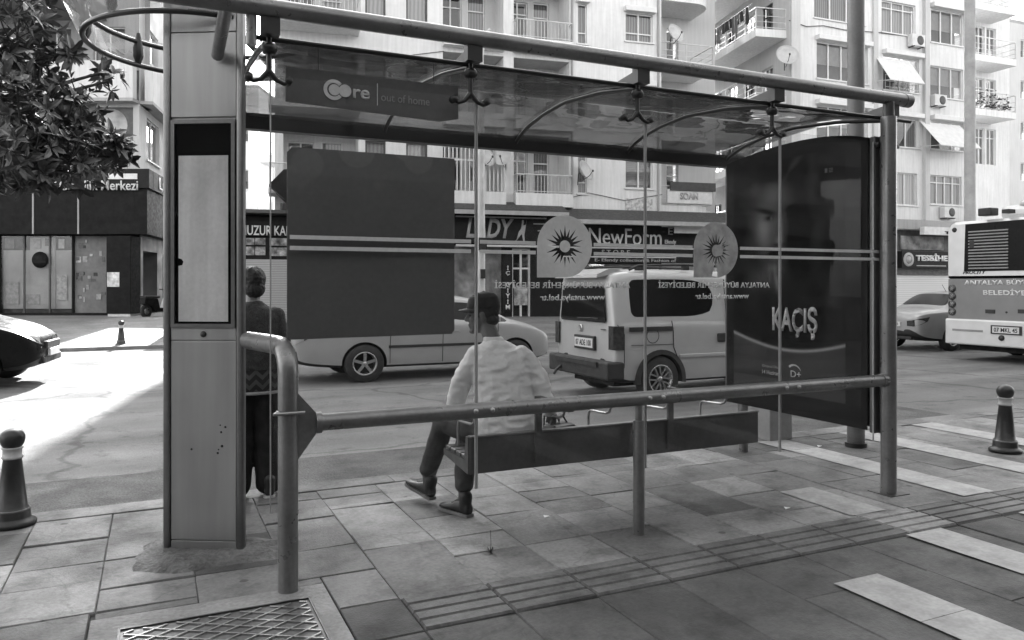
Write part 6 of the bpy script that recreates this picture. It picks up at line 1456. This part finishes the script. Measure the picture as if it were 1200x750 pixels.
loft(b, [(W(2.11, 4.645, .485), Rt*.20, Fd*.15), (W(2.115, 4.64, .56), Rt*.205, Fd*.15), (W(2.11, 4.64, .68), Rt*.198, Fd*.14), (W(2.105, 4.655, .82), Rt*.198, Fd*.135), (W(2.10, 4.665, .95), Rt*.20, Fd*.135), (W(2.09, 4.675, 1.05), Rt*.195, Fd*.125), (W(2.085, 4.69, 1.11), Rt*.16, Fd*.105), (W(2.075, 4.71, 1.155), Rt*.10, Fd*.082), (W(2.068, 4.725, 1.175), Rt*.075, Fd*.07)], 24, 2.4)
capsule(b, [shL+Vector((.03, -.01, -.02)), shL+(elL-shL)*.5+Vector((-.012, 0, 0)), elL, elL+(wrL-elL)*.85], [.076, .072, .064, .05]); capsule(b, [shR+Vector((-.03, .01, -.02)), shR+(elR-shR)*.5+Vector((.01, 0, 0)), elR, elR+(wrR-elR)*.85], [.076, .072, .064, .05])
fuse(b, 'shirt', SHIRT, man, .0085, 4, .008, 12, (1, 1, 2.2))
b = MB(); loft(b, [(W(2.068, 4.722, 1.165), Rt*.075, Fd*.072), (W(2.062, 4.732, 1.195), Rt*.066, Fd*.066), (W(2.06, 4.735, 1.20), Rt*.058, Fd*.058)], 20); fuse(b, 'collar', SHIRT, man, .006, 2)
b = MB()
capsule(b, [hipL, knL, anL+Vector((0, 0, .10))], [.098, .082, .064]); capsule(b, [hipR, knR, anR+Vector((.005, .01, .10))], [.098, .082, .066]); ell(b, W(2.11, 4.66, .555), .17, .13, .075)
fuse(b, 'trousers', TROUS, man, .008, 4, .006, 12)
b = MB(); capsule(b, [anL+Vector((0, 0, .08)), anL], [.042, .038]); capsule(b, [anR+Vector((0, 0, .1)), anR+Vector((0, 0, -.03))], [.042, .038]); fuse(b, 'socks', mat('sock_grey', .09, .9), man, .006, 2)
shoe(man, W(1.775, 5.145, .035), W(1.672, 5.40, .10), SHOEM, SOLE); shoe(man, W(1.90, 4.745, .004), W(1.80, 5.02, .006), SHOEM, SOLE)

# ---- standing woman behind the totem
o1 = Vector((.66, 5.90, 0)); wo = thing('person', 'standing person with short dark hair and dark cardigan, half hidden behind the steel totem', 'person', o1)
Rs = Vector((1, 0, 0)); Fs_ = Vector((0, 1, 0)); S = Vector
hc2 = S((.0, .04, 1.545)); HM2 = frame3((-.1, 1, -.05)); b = MB()
loft(b, [(S((0, 0, .86)), Rs*.165, Fs_*.12), (S((0, .0, 1.0)), Rs*.15, Fs_*.11), (S((0, 0, 1.15)), Rs*.15, Fs_*.105), (S((0, 0, 1.28)), Rs*.16, Fs_*.105), (S((0, .01, 1.36)), Rs*.12, Fs_*.08), (S((0, .02, 1.41)), Rs*.06, Fs_*.055)])
capsule(b, [S((0, .02, 1.37)), S((0, .03, 1.5))], [.055, .05])
for s_ in (1, -1):
    capsule(b, [S((s_*.085, 0, .88)), S((s_*.09, .015, .48)), S((s_*.09, -.01, .09)), S((s_*.09, -.005, .05))], [.075, .05, .034, .034]); capsule(b, [S((s_*.165, 0, 1.33)), S((s_*.21, -.03, 1.07)), S((s_*.15, .19, 1.0))], [.045, .038, .026])
    hand_into(b, S((s_*.15, .19, 1.0)), (-s_*.4, .9, .05), (-s_*.8, 0, -.3), curl=.6, side=s_)
Pw = head_into(b, hc2, HM2, .94); fuse(b, 'body', SKIN2, wo, .0068, 3); eyes(wo, Pw, HM2, .94)
b = MB(); ell(b, hc2+HM2 @ S((-.022, 0, .04)), .106, .09, .098, HM2); ell(b, hc2+HM2 @ S((-.06, 0, -.03)), .065, .078, .07, HM2); ell(b, hc2+HM2 @ S((-.055, .03, .08)), .05, .05, .05, HM2); fuse(b, 'hair', HAIR, wo, .007, 3, .004, 70)
b = MB(); loft(b, [(S((0, -.005, .93)), Rs*.205, Fs_*.155), (S((0, -.005, 1.02)), Rs*.20, Fs_*.15), (S((0, -.005, 1.18)), Rs*.195, Fs_*.14), (S((0, 0, 1.3)), Rs*.195, Fs_*.13), (S((0, .005, 1.37)), Rs*.14, Fs_*.1), (S((0, .02, 1.425)), Rs*.062, Fs_*.06)], 24)
for s_ in (1, -1): capsule(b, [S((s_*.155, 0, 1.315)), S((s_*.21, -.03, 1.07)), S((s_*.16, .16, 1.01))], [.072, .062, .046])
fuse(b, 'cardigan', mat('cardigan_knit', .04, .95, var=.3, scale=30, bump=.6, bscale=120, fine=.3, fscale=140), wo, .009, 4, .007, 12)
def zigzag():
    m = bpy.data.materials.new('tunic_pattern'); m.use_nodes = True; n = m.node_tree; N = n.nodes; L_ = n.links; bs = N['Principled BSDF']; bs.inputs['Roughness'].default_value = .9
    tc = N.new('ShaderNodeTexCoord'); sp = N.new('ShaderNodeSeparateXYZ'); L_.new(tc.outputs['Object'], sp.inputs[0])
    def M(op, a, c=0.):
        k = N.new('ShaderNodeMath'); k.operation = op
        for i, q in enumerate((a, c)):
            if isinstance(q, (int, float)): k.inputs[i].default_value = q
            else: L_.new(q, k.inputs[i])
        return k.outputs[0]
    z = M('PINGPONG', M('MULTIPLY', sp.outputs['X'], 22), 1.); v = M('SINE', M('ADD', M('MULTIPLY', sp.outputs['Z'], 90), M('MULTIPLY', z, 4.)))
    r = N.new('ShaderNodeMapRange'); r.inputs[1].default_value = -.1; r.inputs[2].default_value = .25; r.inputs[3].default_value = .015; r.inputs[4].default_value = .06; L_.new(v, r.inputs[0]); L_.new(r.outputs[0], bs.inputs['Base Color']); return m
b = MB(); loft(b, [(S((0, -.005, .775)), Rs*.215, Fs_*.165), (S((0, -.005, .86)), Rs*.205, Fs_*.158), (S((0, -.005, .98)), Rs*.196, Fs_*.146), (S((0, 0, 1.02)), Rs*.18, Fs_*.13)], 24); tu = fuse(b, 'tunic', zigzag(), wo, .009, 3, .005, 10)
b = MB(); loft(b, [(S((0, -.005, .76)), Rs*.217, Fs_*.167), (S((0, -.005, .782)), Rs*.217, Fs_*.167)], 40, 2.3); b.build('hem', mat('hem_pale', .3, .9), tu, smooth=False)
b = MB()
for s_ in (1, -1): capsule(b, [S((s_*.09, -.0, .84)), S((s_*.098, .01, .5)), S((s_*.105, -.01, .10))], [.115, .105, .095])
fuse(b, 'trousers', mat('trousers_black', .010, .9, bump=.2, bscale=150), wo, .009, 4, .007, 9, (1.6, 1.6, .6))
for s_ in (1, -1): shoe(wo, S((s_*.10, -.11, .0)), S((s_*.12, .13, .0)), SHOEM, mat('sole_white', .5, .6))
hb = thing('handbag', 'small dark handbag with tassel hanging from the arm of the standing person', 'handbag', o1+S((.25, .02, .93)))
b = MB(); b.bbox(-.03, .04, -.10, .10, -.02, .15, .02); b.build('bag_body', mat('bag_leather', .02, .45), hb); b = MB(); b.tube([(0, -.06, .15), (-.005, -.035, .3), (-.03, 0, .36), (-.005, .035, .3), (0, .06, .15)], .007, 7); b.build('strap', mat('bag_leather', .02), hb)
b = MB(); b.tube([(.045, -.07, .12), (.05, -.075, .05), (.048, -.075, -.05)], .008, 7, rs=[.004, .012, .017]); b.build('tassel', mat('bag_leather', .02), hb)
sb = thing('shoulder_bag', 'small dark bag lying on the bench slats beside the seated man', 'bag', (2.56, 4.72, .481), R(15))
b = MB(); b.bbox(-.11, .11, -.07, .07, 0, .10, .03); b.build('bag_body', mat('bag_leather', .02, .45), sb); b = MB(); b.tube([(-.08, 0, .09), (-.06, .01, .14), (.05, .02, .15), (.08, 0, .09)], .007, 7); b.build('strap', mat('bag_leather', .02), sb)
